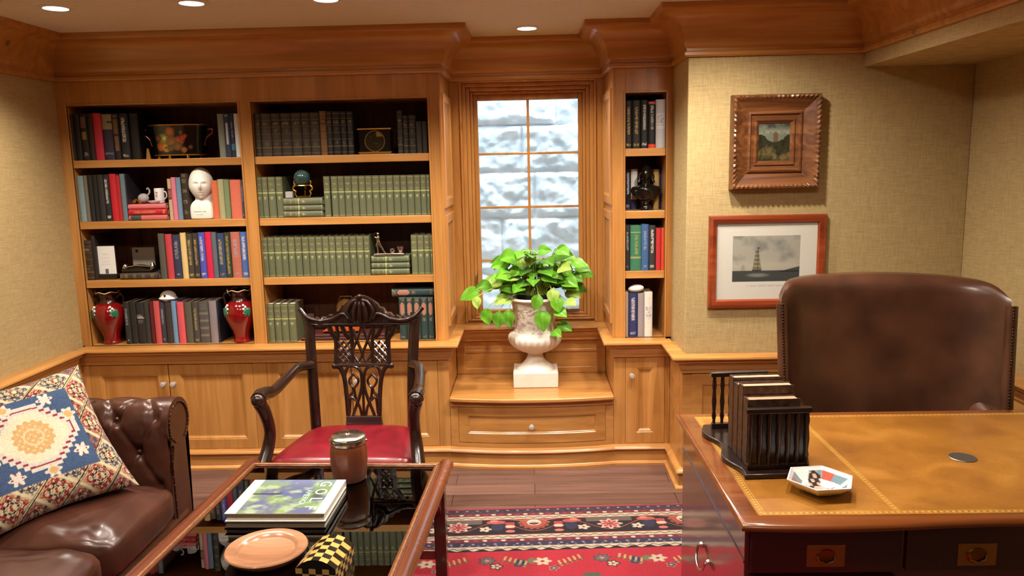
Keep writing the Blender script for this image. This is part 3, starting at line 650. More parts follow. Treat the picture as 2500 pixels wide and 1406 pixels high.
row(*A4, [(92, 190, 345, (44, 44, 42), 'pale', 'black book with grey lettering beside the left red vase', 0), (192, 308, 342, (40, 37, 36), 'plain', 'plain black book second from the left red vase'), (310, 448, 352, (40, 38, 40), 'wtitle', 'black book with white stacked title, third from the left red vase', .004), (450, 540, 345, (54, 54, 50), 'plain', 'dark grey book left of the maroon book, bottom left shelf'),
          (548, 612, 335, (92, 28, 36), 'plain', 'narrow maroon book left of the salmon red book'), (615, 716, 330, (196, 84, 84), 'plain', 'salmon red book on the bottom left shelf, left of the helmet', 0), (722, 812, 345, (62, 60, 74), 'pale', 'dark slate book with grey lettering under the white helmet'), (814, 928, 348, (60, 52, 50), 'plain', 'dark brown book under the middle of the white helmet'),
          (930, 1012, 325, (110, 146, 182), 'plain', 'light blue book on the bottom left shelf', .003), (1020, 1140, 345, (214, 88, 98), 'plain', 'coral red book right of the light blue book', 0), (1150, 1282, 345, (88, 86, 74), 'plain', 'olive grey book right of the coral red book'), (1288, 1392, 340, (70, 68, 64), 'gold', 'dark grey book with a grey spine label, bottom left shelf'),
          (1396, 1572, 340, (84, 80, 78), 'bars', 'thick dark grey book with pale spine bars, bottom left shelf', .002), (1580, 1718, 322, (138, 130, 136), 'plain', 'lavender grey book near the right red vase', 0), (1720, 1752, 320, (34, 34, 48), 'plain', 'thin navy black book closest to the right red vase', .003)], '', group=g, depth=.2, ys=YB+.03)
# right bay
B1 = (590, 220, 4.135, 329, SH[0]); g = 'antique books on the top right shelf'; AN = (66, 58, 46)
ed = [(132, 190), (193, 297), (300, 392), (395, 497), (500, 602), (605, 688), (690, 786)]
row(*B1, [(a, b, 238-i*2, AN, 'antique', f'gilt banded antique volume, {ORD[i]} from left on the right bay top shelf', random.choice([0, .003])) for i, (a, b) in enumerate(ed)], '', group=g)
row(*B1, [(790, 857, 212, (132, 92, 56), 'antique', 'tan leather volume among the dark antique books on the top shelf', 0)]+[(a, b, 216, (36, 34, 34), 'antique', f'black leather volume, {ORD[i]} to the right of the tan leather one') for i, (a, b) in enumerate([(860, 914), (916, 996), (1000, 1060), (1065, 1124)])], '', group=g)
row(*B1, [(1572, 1624, 205, (54, 48, 46), 'antique', 'tall dark leather volume right of the small painted box', .002), (1628, 1679, 255, (46, 44, 38), 'antique', 'dark gilt banded volume second to the right of the small painted box'), (1681, 1757, 255, (48, 46, 40), 'antique', 'dark gilt banded volume third to the right of the small painted box'),
          (1760, 1818, 316, (50, 46, 40), 'plain', 'shorter dark olive book second from the right end of the top shelf'), (1820, 1872, 316, (46, 43, 38), 'plain', 'shorter dark olive book at the right end of the top shelf')], '', group=g)
B2 = (590, 220, 4.135, 479, SH[1])
greens(*B2, [(152, 206), (208, 263), (266, 341), (346, 414)], 878, 875, 'of the four left of the marble globe')
ZG2 = stack(590, 220, 4.135, SH[1], [(418, 812, 1070, 1142, (104, 109, 84), 'green', 'green cloth volume on top of the flat stack under the globe'), (422, 818, 1146, 1204, (104, 109, 84), 'green', 'green cloth volume in the middle of the flat stack under the globe'), (422, 820, 1208, 1270, (104, 109, 84), 'green', 'green cloth volume at the bottom of the flat stack under the globe')], group='flat green volumes under the globe')
greens(*B2, [(829, 892), (905, 970), (972, 1037), (1040, 1108), (1110, 1180), (1183, 1249), (1251, 1317), (1319, 1392), (1394, 1460), (1462, 1530), (1532, 1602), (1604, 1668), (1670, 1740), (1742, 1805), (1807, 1866), (1868, 1902)], 870, 852, 'of the row right of the marble globe')
B3 = (590, 530, 4.135, 627, SH[2])
greens(*B3, [(208, 263), (265, 330), (332, 400), (402, 467), (470, 537), (540, 606), (610, 680), (682, 746), (749, 816), (818, 882), (884, 947), (950, 1020), (1022, 1088), (1091, 1160), (1163, 1232), (1235, 1294)], 205, 188, 'on the third shelf, left of the silver golfer')
ZG3 = stack(590, 530, 4.135, SH[2], [(1306, 1688, 372, 440, (100, 108, 78), 'green', 'green cloth volume on top of the flat stack under the silver golfer'), (1308, 1692, 445, 505, (96, 106, 78), 'green', 'green cloth volume in the middle of the stack under the golfer'), (1308, 1692, 508, 570, (96, 106, 78), 'green', 'green cloth volume at the bottom of the stack under the golfer')], group='flat green volumes under the golfer')
greens(*B3, [(1712, 1774), (1776, 1840), (1842, 1906), (1908, 1930)], 180, 178, 'of the four right of the silver golfer')
B4 = (590, 530, 4.135, 789, CT)
greens(*B4, [(256, 325), (330, 396), (398, 470), (473, 546)], 880, 876, 'on the bottom shelf beside the divider')
row(*B4, [(a, b, 806, (40, 62, 62), 'teal', f'dark teal book with pink oval on the spine, {ORD[i]} from left on the bottom shelf', .0) for i, (a, b) in enumerate([(1592, 1662), (1664, 1734), (1736, 1807), (1809, 1880), (1882, 1940)])], '', group='teal books on the bottom right shelf', ys=YB+.025)
flat_book('dark teal book with a pink oval lying flat across the upright teal books', at(956, 715, Y=4.33).x, -.555, at(1000, 725, Y=4.33).z+.002, at(1000, 704, Y=4.33).z, YB+.03, .18, (44, 64, 66), 'teal', 'teal books on the bottom right shelf')
stack(590, 530, 4.135, CT, [(640, 1440, 1190, 1216, (74, 30, 28), 'plain', 'upper maroon album lying flat behind the carved chair'), (600, 1500, 1218, 1252, (66, 28, 26), 'plain', 'lower maroon album lying flat on the counter behind the carved chair')], d=.2, y=YB+.04, group='maroon albums behind the chair')
# narrow bookcase
C1 = (1440, 180, 2.068, 301, SH[0]); g = 'books on the top shelf of the narrow bookcase'
row(*C1, [(179, 213, 136, (36, 34, 33), 'gold', 'black book at the left end of the narrow bookcase top shelf'), (215, 256, 134, (38, 35, 33), 'gold', 'wider black book second from left, narrow bookcase top shelf'), (258, 294, 133, (34, 33, 33), 'white', 'black book third from left, narrow bookcase top shelf'), (296, 333, 138, (34, 32, 33), 'redend', 'black book with orange red bands at both spine ends'), (334, 383, 130, (188, 188, 190), 'wjacket', 'white book at the right end, narrow bookcase top shelf', 0)], '', group=g, depth=.16)
C2 = (1440, 180, 2.068, 447, SH[1]); g = 'books behind the black bust'
row(*C2, [(180, 206, 482, (40, 42, 66), 'white', 'navy book with white lettering left of the black bust'), (208, 242, 482, (44, 48, 92), 'whitenavy', 'white and navy book partly behind the black bust'), (322, 353, 482, (188, 156, 92), 'plain', 'tan book behind the right side of the black bust'), (354, 377, 462, (40, 46, 110), 'plain', 'royal blue book at the right of the black bust')], '', group=g, depth=.12, ys=YB+.13)
C3_ = (1440, 180, 2.068, 601, SH[2]); g = 'books on the third shelf of the narrow bookcase'
row(*C3_, [(178, 203, 764, (42, 40, 44), 'pale', 'dark grey book at the left end, narrow bookcase third shelf'), (205, 260, 765, (60, 120, 90), 'greengilt', 'wide green book with gilt lines in the narrow bookcase', .002), (261, 298, 760, (62, 98, 152), 'pale', 'blue book right of the wide green book', .0), (299, 332, 766, (52, 52, 52), 'white', 'black book with large white title right of the blue book', .006), (334, 360, 780, (184, 44, 50), 'plain', 'red book in the narrow bookcase third shelf', .004), (361, 379, 778, (210, 76, 44), 'plain', 'orange red book at the right end, narrow bookcase third shelf', .004)], '', group=g, depth=.16)
C4 = (1440, 180, 2.068, 770, CT); g = 'books on the bottom shelf of the narrow bookcase'
row(*C4, [(176, 195, 1106, (176, 150, 124), 'plain', 'thin tan book under the left edge of the white stone', .002), (197, 240, 1110, (46, 56, 108), 'white', 'navy book with white spine title under the white stone', 0), (243, 275, 1110, (154, 146, 152), 'plain', 'lavender grey book beside the navy book, narrow bookcase', .0), (276, 317, 1104, (228, 222, 212), 'wjacket', 'white book at the right of the bottom row, narrow bookcase', .0)], '', group=g, depth=.16, ys=YB+.012)
# ================================================================== ornaments on the shelves
def remesh(o, v=.003, smooth=4):
    m = o.modifiers.new('remesh', 'REMESH'); m.mode = 'VOXEL'; m.voxel_size = v; m.use_smooth_shade = True
    if smooth: s = o.modifiers.new('smooth', 'SMOOTH'); s.iterations = smooth; s.factor = .5
    return o
def gauss(x, z, cx, cz, sx, sz): return math.exp(-((x-cx)/sx)**2-((z-cz)/sz)**2)
def head(mb, c, R, yaw=0, hairf=None):
    """a head with a face, chin to crown about 2.3 R tall, looking towards -Y turned by yaw"""
    ca, sa = math.cos(yaw), math.sin(yaw)
    def fn(u, v):
        th = pi*v; ph = 2*pi*u
        x, y, z = math.sin(th)*math.sin(ph), -math.sin(th)*math.cos(ph), math.cos(th)
        w = .80 if z > -.1 else .80-.30*((-.1-z)/.9)**1.3
        d = 1.0 if z > 0 else 1.0-.22*(-z)**1.5
        X, Y, Z = x*w, y*d*.96, z*1.18
        if y < 0:
            f = min(1, -y*2.2)
            Y -= f*(.26*gauss(x, Z, 0, -.16, .085, .16)+.10*gauss(x, Z, 0, .02, .07, .16))
            Y += f*.13*(gauss(x, Z, .30, .08, .15, .075)+gauss(x, Z, -.30, .08, .15, .075))
            Y -= f*.06*(gauss(x, Z, .3, .24, .24, .07)+gauss(x, Z, -.3, .24, .24, .07))
            Y -= f*.05*(gauss(x, Z, .30, .06, .09, .05)+gauss(x, Z, -.30, .06, .09, .05))
            Y -= f*(.07*gauss(x, Z, 0, -.47, .18, .05)+.06*gauss(x, Z, 0, -.60, .15, .045)-.05*gauss(x, Z, 0, -.535, .22, .028))
            Y -= f*.10*gauss(x, Z, 0, -.88, .20, .16)
        if hairf: k = hairf(x, y, Z); X *= k; Y *= k; Z *= k
        X, Y = X*ca-Y*sa, X*sa+Y*ca
        return (c[0]+X*R, c[1]+Y*R, c[2]+Z*R)
    mb.grid(fn, 48, 48, cu=True)
    for s_ in (-1, 1):
        ex, ey = s_*.80, .08
        mb.ball((c[0]+(ex*ca-ey*sa)*R, c[1]+(ex*sa+ey*ca)*R, c[2]-.02*R), .2*R, 10, 8, sx=.45, sy=.8, sz=1.3)
    return mb
# white bust
p = at(490, 500, Y=4.38); bx, by = p.x+.014, 4.378
t = thing('bust', 'white plaster bust of a bald head with lettered base on the second shelf', 'bust', (bx, by, SH[1]+.001))
mb = MB(); head(mb, (0, .0, .190), .084, .30)
mb.tube([(.006, .014, .14), (.005, .012, .105), (.003, .01, .06)], [.050, .048, .060], 20)
ch = []
for z, w, d in ((0, .001, .001), (0, .070, .042), (.02, .072, .046), (.05, .071, .048), (.072, .066, .046), (.092, .054, .042), (.104, .040, .034), (.104, .001, .001)):
    ch.append((z, w, d))
def chest(u, v):
    k = v*(len(ch)-1); i = min(int(k), len(ch)-2); f = k-i; z, w, d = [a*(1-f)+b*f for a, b in zip(ch[i], ch[i+1])]
    a = 2*pi*u; e = .6
    return (w*abs(math.cos(a))**e*(1 if math.cos(a) > 0 else -1), d*abs(math.sin(a))**e*(1 if math.sin(a) > 0 else -1), z)
mb.grid(chest, 40, 20, cu=True); mb.box(-.05, .05, -.03, .03, .0, .02)
remesh(mb.build('figure', plaster, t), .0032, 2)
m = MB(); rs = random.Random(3)
for zz, n, w in ((.040, 15, .0042), (.024, 8, .003)):
    for i in range(n):
        if rs.random() < .86: m.box(-.033+i*.0045+(.015 if n == 8 else 0), -.033+i*.0045+w*.7+(.015 if n == 8 else 0), -.0475, -.044, zz, zz+w)
m.build('lettering', simple('faded_lettering', C(120, 116, 110), .7), t, smooth=0)
# two red vases
def vase(px, py, label):
    q = at(px, py, Z=CT); t = thing('vase', label, 'vase', (q.x, q.y+.052, CT+.001), 0, 'oxblood vases on the counter')
    body = [(0, 0), (.046, 0), (.050, .004), (.049, .012), (.043, .022), (.044, .035), (.055, .070), (.074, .110), (.088, .150), (.091, .178), (.086, .205), (.072, .228), (.054, .240)]
    MB().lathe(body, 36, wob=lambda w, z: 1+.006*math.sin(z*260)).build('body', ceram, t, smooth=60)
    nk = [(.055, .239), (.046, .250), (.043, .262), (.048, .280), (.058, .297), (.064, .303), (.060, .300), (.044, .275), (.040, .255)]
    MB().lathe(nk, 36, wob=lambda w, z: 1+(.05*math.sin(6*w) if z > .29 else 0)).build('neck', simple('dark_glaze', C(52, 22, 16), .2, coat=.6) if 'dark_glaze' not in bpy.data.materials else bpy.data.materials['dark_glaze'], t, smooth=60)
    MB().tube([(.064*math.cos(a), .064*math.sin(a), .303+.004*math.sin(6*a)) for a in [2*pi*i/48 for i in range(49)]], .0028, 6).build('rim', simple('pale_rim', C(200, 170, 130), .3) if 'pale_rim' not in bpy.data.materials else bpy.data.materials['pale_rim'], t)
    for s_ in (-1, 1):
        MB().tube(spline([(s_*.048, 0, .268), (s_*.072, 0, .288), (s_*.088, 0, .270), (s_*.086, 0, .235), (s_*.080, 0, .212)], 6), .0065, 8).build('handle', bpy.data.materials['dark_glaze'], t)
        m = MB()
        for a, ln in ((-.5, .05), (-.9, .055), (-1.35, .05)):
            def lf(u, v, a=a, ln=ln):
                w = math.sin(pi*min(1, u*1.02))**.8*.012; lx, lz = u*ln, (v-.5)*2*w
                x, z = lx*math.cos(a)-lz*math.sin(a), lx*math.sin(a)+lz*math.cos(a)
                ang = -pi/2+s_*.95-s_*x/.085*.9; r = .0925+.004*math.sin(pi*v)-abs(z+.02)*.05
                return (r*math.cos(ang), r*math.sin(ang), .205+z)
            m.grid(lf, 8, 4)
        m.build('leaf_spray', greenl, t, smooth=60, recalc=False)
        m = MB()
        for i in range(5): m.ball((.087*math.cos(-pi/2+s_*(.55+.12*(i % 2))), .087*math.sin(-pi/2+s_*(.55+.12*(i % 2))), .180+.011*i), .0075, 8, 6)
        m.build('berry_cluster', porc, t, smooth=60)
    return t
vase(264, 842, 'red glazed two handled vase at the left end of the bottom shelf')
vase(585, 838, 'red glazed two handled vase beside the divider, right of the row of books')
# painted planter
q = at(438, 340, Y=4.44); t = thing('planter', 'black painted oval planter with fruit and flowers, gold rim and scroll handles, top left shelf', 'planter', (q.x, 4.44, SH[0]+.001))
PW, PDp, PH = .160, .085, .185
flo = [(-.055, .095, .032, (110, 122, 40)), (-.050, .100, .012, (190, 180, 70)), (-.075, .055, .024, (160, 76, 36)), (-.045, .048, .022, (186, 138, 44)), (-.045, .048, .010, (90, 64, 20)), (-.015, .135, .026, (158, 82, 44)), (-.01, .08, .034, (124, 84, 40)), (.03, .085, .026, (150, 74, 40)), (.05, .10, .018, (150, 50, 34)), (.065, .11, .010, (176, 60, 40)), (.02, .055, .026, (110, 78, 44)), (-.02, .045, .018, (90, 70, 36)), (.055, .035, .016, (140, 80, 52)), (-.085, .10, .018, (104, 60, 34)), (.045, .13, .010, (96, 80, 50)), (.09, .05, .010, (100, 70, 50))]
mb = MB(); cols = []
def pbody(u, v):
    a = 2*pi*u; e = .75; f = .88+.12*v**1.5
    return (PW*f*abs(math.cos(a))**e*(1 if math.cos(a) >= 0 else -1), PDp*f*abs(math.sin(a))**e*(1 if math.sin(a) >= 0 else -1), .018+v*(PH-.018))
mb.grid(pbody, 160, 60, cu=True)
rs = np.random.RandomState(4)
for v in mb.v:
    c = C3((14, 12, 11))
    if v[1] < 0:
        for fx, fz, r, cc in flo:
            d = math.hypot(v[0]-fx, v[2]-fz-.012)+.005*math.sin(v[0]*700)*math.sin(v[2]*620)
            if d < r: c = C3(cc)*1.5*(.55+.6*(1-d/r))*(.8+.4*rs.rand())
    cols.append(c)
mb.build('body', lacq, t, smooth=60, cols=np.array(cols))
for nm, z, f in (('rim', PH, 1.0), ('base_band', .020, .885)):
    MB().tube([(PW*f*abs(math.cos(a))**.75*(1 if math.cos(a) >= 0 else -1), PDp*f*abs(math.sin(a))**.75*(1 if math.sin(a) >= 0 else -1), z) for a in [2*pi*i/80 for i in range(81)]], .004, 6).build(nm, goldm, t)
for x, y in ((-.10, -.05), (-.03, -.07), (.07, -.065), (-.1, .05), (.1, .05)): MB().lathe([(0, 0), (.008, 0), (.010, .008), (.005, .018)], 10, (x, y, 0)).build('foot', goldm, t)
copper = simple('copper', C(150, 92, 66), .3, metal=1)
for s_ in (-1, 1):
    MB().tube(spline([(s_*.150, -.02, .070), (s_*.160, -.02, .105), (s_*.178, -.02, .125), (s_*.200, -.02, .140), (s_*.197, -.02, .162), (s_*.176, -.02, .160)], 6), [.005]*30+[.004], 8).build('handle', copper, t)
MB().prism([(-.172, 0), (-.146, 0), (-.155, .058), (-.163, .06)], -.06, -.05, 'y').build('bracket', pineZ, t)
# small painted box
q = at(919, 340, Y=4.38); t = thing('painted_box', 'small black painted box with an oval landscape and gold edges, top shelf right bay', 'box', (q.x, 4.38, SH[0]+.001))
BW, BH = .172, .140
mb = MB(); cols = []
mb.grid(lambda u, v: ((u-.5)*BW, -.05, .012+v*(BH-.02)), 60, 50)
for v in mb.v:
    c = C3((20, 17, 14)); d = math.hypot((v[0])/.056, (v[2]-.070)/.058)
    if d < 1: c = C3((52, 44, 26))*(.5+.5*abs(mnoise.noise((v[0]*60, v[2]*60, 3)))*2) if d < .93 else C3((120, 92, 44))
    if d < .9 and v[2] > .095 and v[0] > .01: c = C3((130, 100, 44))
    cols.append(c)
b = len(mb.v); mb.box(-BW/2, BW/2, -.0495, .05, .012, BH-.008); cols += [C3((20, 17, 14))]*8
mb.build('body', lacq, t, smooth=0, cols=np.array(cols))
MB().box(-BW/2-.008, BW/2+.008, -.058, .058, BH-.008, BH).build('lid', goldm, t, smooth=0, bevel=.002)
MB().box(-BW/2-.006, BW/2+.006, -.056, .056, .006, .012).box(-BW/2, BW/2, -.05, .05, 0, .006).build('base', goldm, t, smooth=0)
# mug, dish and glass on the flat red stack
zt = ZRED+.0008
q = at(394, 497, Z=zt); t = thing('mug', 'white mug with a small red emblem standing on the flat pink and red books', 'mug', (at(389, 470, Y=4.42).x, 4.42, zt))
MB().lathe([(0, 0), (.027, 0), (.028, .002), (.028, .082), (.026, .084), (.025, .080), (.025, .008), (0, .006)], 32).build('body', porc, t, smooth=60)
MB().tube(spline([(.027, -.004, .064), (.044, -.012, .060), (.046, -.012, .034), (.027, -.004, .020)], 6), .004, 8).build('handle', porc, t)
m = MB(); rs = random.Random(2)
for i in range(5):
    for j in range(6):
        if rs.random() < .55: m.grid(lambda u, v, i=i, j=j: (.0284*math.sin(-.55+(i+u*.8)*.13), -.0284*math.cos(-.55+(i+u*.8)*.13), .034+.005*(j+v*.8)), 1, 1)
m.build('emblem', simple('red_transfer', C(180, 70, 80), .5), t, smooth=0, recalc=False)
t = thing('dish', 'small white oval dish in front of the mug on the flat books', 'dish', (at(375, 488, Y=4.355).x, 4.358, zt))
m = MB().lathe([(0, 0), (.018, 0), (.030, .010), (.034, .016), (.030, .013), (.016, .004), (0, .003)], 28); m.v = [(v[0]*1.1, v[1]*.75, v[2]) for v in m.v]; m.build('bowl', porc, t, smooth=60)
t = thing('glass_ornament', 'clear glass ornament with curled tail and golden filling beside the mug', 'ornament', (at(345, 492, Y=4.38).x, 4.385, zt))
m = MB(); m.ball((.012, 0, .030), .028, 18, 12, sx=1.1, sz=1.0); m.tube(spline([(.030, 0, .04), (.050, 0, .062), (.044, 0, .085), (.034, 0, .080)], 5), .005, 8); m.build('glass_body', crystal, t, smooth=60)
m = MB(); rs = random.Random(5)
for i in range(22): m.ball((-.045+rs.random()*.07, -.012+rs.random()*.03, .006+rs.random()*.014), .006+.004*rs.random(), 6, 5)
tag(m.build('gilt_filling', goldm, t, smooth=40), kind='stuff')
# globe on a gilt stand, on the flat green books
zt = ZG2+.0008; q = at(744, 470, Y=4.40); t = thing('globe_stand', 'dark green marble globe on a gilt stand with sea horse supports', 'ornament', (q.x, 4.365, zt))
mbl = wood('green_marble', 'x', C(24, 44, 44), C(44, 70, 70), C(70, 96, 92), rough=.1, coat=.6, knots=False, grain=3)
MB().ball((0, 0, .108), .047, 32, 20).build('globe', mbl, t, smooth=60)
MB().lathe([(0, 0), (.040, 0), (.042, .003), (.036, .007), (.020, .009), (0, .009)], 32).build('base', goldm, t, smooth=40)
MB().lathe([(.030, .064), (.038, .066), (.036, .071), (.029, .069)], 32).build('ring', goldm, t, smooth=40)
for k in range(3):
    a = -pi/2+pi/2*.98+2*pi*k/3 if k else pi*1.02
    a = (0.02, pi-.02, pi/2)[k]; c, s_ = math.cos(a), math.sin(a)
    pr = spline([(.036, .006), (.046, .022), (.040, .034), (.054, .046), (.052, .060), (.042, .070), (.048, .082), (.044, .092), (.038, .086)], 4)
    MB().tube([(r*c, r*s_, z) for r, z in pr], [.003+.0026*math.sin(pi*i/(len(pr)-1)) for i in range(len(pr))], 8).build('sea_horse', goldm, t)
t = thing('crystal_block', 'small clear crystal block beside the globe stand', 'ornament', (at(707, 478, Y=4.35).x, 4.350, zt))
MB().prism(rrect(.042, .03, .004, 2), 0, .036).build('block', crystal, t, smooth=0, bevel=.003)
# silver golfer with inkwells
zt = ZG3+.0008; q = at(953, 612, Y=4.37); t = thing('golfer_inkstand', 'silver inkstand with a small golfer figure standing on flat green books', 'figurine', (q.x, 4.350, zt))
MB().prism(rrect(.178, .062, .012), 0, .013).build('base', silver, t, smooth=30, bevel=.003)
m = MB()
m.tube([(-.066, 0, .013), (-.068, 0, .042), (-.072, 0, .056), (-.064, 0, .078)], [.0045, .006, .008, .009], 10); m.tube([(-.028, 0, .013), (-.036, 0, .030), (-.050, 0, .052), (-.060, 0, .078)], [.004, .0055, .008, .009], 10)
m.tube([(-.062, 0, .074), (-.064, 0, .090), (-.062, 0, .106), (-.062, 0, .112)], [.010, .009, .012, .006], 12); m.ball((-.062, -.002, .122), .0085, 12, 10)
m.tube([(-.054, 0, .107), (-.066, -.016, .098), (-.078, -.014, .106)], [.004, .0035, .003], 8); m.tube([(-.070, 0, .107), (-.076, -.010, .098), (-.080, -.014, .107)], [.004, .0035, .003], 8); m.tube([(-.071, -.003, .015), (-.066, -.014, .014)], .0045, 8); m.tube([(-.028, 0, .015), (-.021, -.009, .014)], .0045, 8)
remesh(m.build('golfer', silver, t), .0016, 2)
MB().tube([(-.080, -.014, .107), (-.088, .01, .122), (-.070, .02, .128)], .0012, 6).build('club', silver, t)
MB().lathe([(0, 0), (.012, 0), (.015, .010), (.016, .020), (.011, .026), (0, .027)], 20, (.016, 0, .013)).build('inkwell', silver, t, smooth=40)
MB().lathe([(0, 0), (.020, 0), (.013, .008), (.018, .020), (.020, .032), (.022, .036), (.012, .040), (0, .041)], 20, (.062, 0, .013)).build('inkwell', silver, t, smooth=40)
# framed card, inkstand, grey card on the third shelf
q = at(262, 668, Y=4.36); t = thing('card_stand', 'white printed card in a clear stand with a black base on the third shelf', 'card stand', (q.x, 4.36, SH[2]+.001))
MB().box(-.062, .062, -.014, .028, 0, .026).build('base', blackg, t, smooth=0, bevel=.002)
MB().box(-.060, .060, 0, .006, .026, .196).build('clear_panel', acryl, t, smooth=0)
NUc, NVc = 60, 80; mb = MB(); mb.grid(lambda u, v: (-.056+.112*u, -.0008, .030+.160*v), NUc, NVc); A = np.full((NVc+1, NUc+1, 3), C3((236, 236, 234))); rs = np.random.RandomState(8)
for v0, u0, u1 in ((.70, .33, .70), (.57, .33, .70), (.44, .36, .70), (.34, .3, .72)):
    for i in range(int(u0*NUc), int(u1*NUc)):
        if rs.rand() < .75: A[int(v0*NVc):int(v0*NVc)+3, i] *= .82
A[1:15, 26:36] = C3((96, 100, 120)); mb.build('card', printp, t, smooth=0, cols=A.reshape(-1, 3), recalc=False)
q = at(340, 650, Y=4.35); t = thing('inkstand', 'glossy black inkstand with silver ends on the flat dark book', 'inkstand', (at(337, 648, Y=4.37).x, 4.385, SH[2]+.0395))
MB().prism(rrect(.19, .075, .02), 0, .018).build('tray', blackg, t, smooth=30, bevel=.004)
m = MB().grid(lambda u, v: (-.07+.14*u, -.030+.06*v, .018+.022*math.sin(pi*u)**.6*math.sin(pi*v)**.4), 24, 12); m.build('dome', blackg, t, smooth=60)
for s_, h in ((-1, .030), (1, .034)): MB().lathe([(0, 0), (.014, 0), (.017, .012), (.012, .024), (.006, h), (0, h+.002)], 16, (s_*.080, -.005, .016)).build('knob', silver, t, smooth=40)
MB().tube([(-.085, -.03, .024), (0, -.038, .040), (.085, -.03, .030)], .0025, 8).build('pen', silver, t)
q = at(350, 620, Y=4.47); t = thing('grey_card', 'square grey card with a small black emblem standing behind the inkstand', 'card', (q.x, 4.47, SH[2]+.041))
MB().box(-.066, .066, 0, .006, 0, .128).build('card', simple('grey_card_stock', C(150, 142, 134), .6), t, smooth=0)
MB().prism([(-.045, .100), (-.030, .100), (-.030, .116), (-.045, .116)], -.001, 0, 'y').build('emblem', blackm, t, smooth=0)
# white helmet ornament on the books
q = at(418, 733, Y=4.40); t = thing('helmet', 'white toy helmet on a blue base standing on the bottom shelf books', 'helmet', (q.x, 4.372, at(418, 738, Y=4.33).z+.004))
MB().prism(rrect(.088, .06, .02), -.002, .010).build('base', simple('blue_base', C(60, 62, 110), .5), t, smooth=30)
def helm(u, v):
    a, b = 2*pi*u, pi/2*v; r = math.cos(b)
    return (.046*r*math.cos(a)-.004*math.sin(b), .036*r*math.sin(a), .014+.046*math.sin(b)**.9)
m = MB().ball((-.002, 0, .022), .046, 28, 16, sx=1, sy=.8, sz=.82); m.tube([(.047*math.cos(a)-.002, .038*math.sin(a), .015) for a in [2*pi*i/30 for i in range(31)]], .0065, 8); remesh(m.build('shell', porc, t), .0022, 2)
m = MB().ball((-.004, -.0385, .034), .006, 10, 8); m.build('ear_hole', blackm, t)
# white stone on the books of the narrow bookcase
q = at(1551, 708, Y=4.38); t = MB().ball((0, 0, 0), .045, 24, 14, sx=1, sy=.75, sz=.5); t.v = [tuple(Vector(v)*(1+.06*mnoise.noise(Vector(v)*25))) for v in t.v]
o = t.build('stone', simple('pale_stone', C(236, 226, 216), .8, noise=.06, bumps=.3), smooth=60); o.location = (q.x, 4.352, at(1551, 716, Y=4.312).z+.0215); o.rotation_euler = (0, -.12, 0)
tag(o, 'smooth white oval stone lying on the bottom books of the narrow bookcase', 'stone')
# black bust
q = at(1577, 506, Y=4.38); t = thing('black_bust', 'glossy black bust of a long haired head between books in the narrow bookcase', 'bust', (at(1577, 470, Y=4.385).x, 4.385, SH[1]+.001))
MB().prism(rrect(.075, .06, .006), 0, .012).build('plinth', blackg, t, smooth=30, bevel=.002)
mb = MB(); mb.lathe([(.034, .012), (.030, .022), (.018, .034), (.016, .044), (.024, .056)], 20)
def torso(u, v):
    a = 2*pi*u; pr = [(.001, .045), (.050, .058), (.074, .082), (.082, .108), (.070, .128), (.034, .140), (.001, .150)]; k = v*6; i = min(5, int(k)); f = k-i
    r = pr[i][0]*(1-f)+pr[i+1][0]*f; z = pr[i][1]*(1-f)+pr[i+1][1]*f
    rip = 1+.10*math.sin(4*a+z*70)
    return (r*rip*math.cos(a), .62*r*rip*math.sin(a)+.002, z)
mb.grid(torso, 36, 18, cu=True); mb.tube([(0, .004, .14), (0, 0, .165)], .019, 14)
head(mb, (0, 0, .196), .034, -.25, lambda x, y, z: 1+(.18+.12*math.sin(9*math.atan2(x, y)+z*9) if y > -.25 and z > -.9 else 0)*(1 if y > 0 else .6))
for s_ in (-1, 1): mb.tube(spline([(s_*.028, .006, .205), (s_*.040, .004, .185), (s_*.036, .0, .165), (s_*.046, -.004, .150)], 5), [.009]*15+[.004], 8)
mb.tube(spline([(-.060, 0, .11), (-.03, -.038, .118), (.03, -.036, .112), (.062, 0, .118)], 6), .008, 8)
remesh(mb.build('figure', bronze, t), .0026, 2)
# things behind the carved chair
q = at(845, 760, Y=4.45); t = thing('desk_clock', 'round brass rimmed clock with a handle bar, half hidden behind the carved chair crest', 'clock', (q.x, 4.46, CT+.0455))
m = MB().lathe([(0, 0), (.036, 0), (.038, .006), (.030, .010), (0, .010)], 24); m.tube([(0, 0, .01), (0, 0, .05)], .008, 10); m.build('foot', brass, t, smooth=40)
zc = at(845, 752, Y=4.45).z-CT-.0455
m = MB().lathe([(0, -.012), (.056, -.012), (.060, 0), (.056, .012), (.050, .010), (0, .010)], 32); m.v = [(v[0], -v[2], v[1]+zc) for v in m.v]; m.build('case', brass, t, smooth=40)
MB().prism([(.049*math.cos(2*pi*i/32), zc+.049*math.sin(2*pi*i/32)) for i in range(32)], -.0125, -.011, 'y').build('dial', simple('aged_dial', C(150, 124, 76), .5, noise=.2), t, smooth=0)
MB().box(-.034, .034, -.006, .006, zc+.066, zc+.073).tube([(-.03, 0, zc+.07), (-.044, 0, zc+.04)], .003).tube([(.03, 0, zc+.07), (.044, 0, zc+.04)], .003).build('handle', steel, t)
q = at(840, 806, Y=4.40); o = MB().prism([(-.13, 0), (.10, 0), (.09, .03), (-.04, .05)], -.05, .05, 'y').build('leather_box', simple('orange_leather', C(176, 78, 30), .4, noise=.15), smooth=0, bevel=.004)
o.location = (at(845, 806, Y=4.42).x, 4.42, CT+.0455-.0); tag(o, 'orange leather box lying on the maroon albums behind the carved chair', 'box')
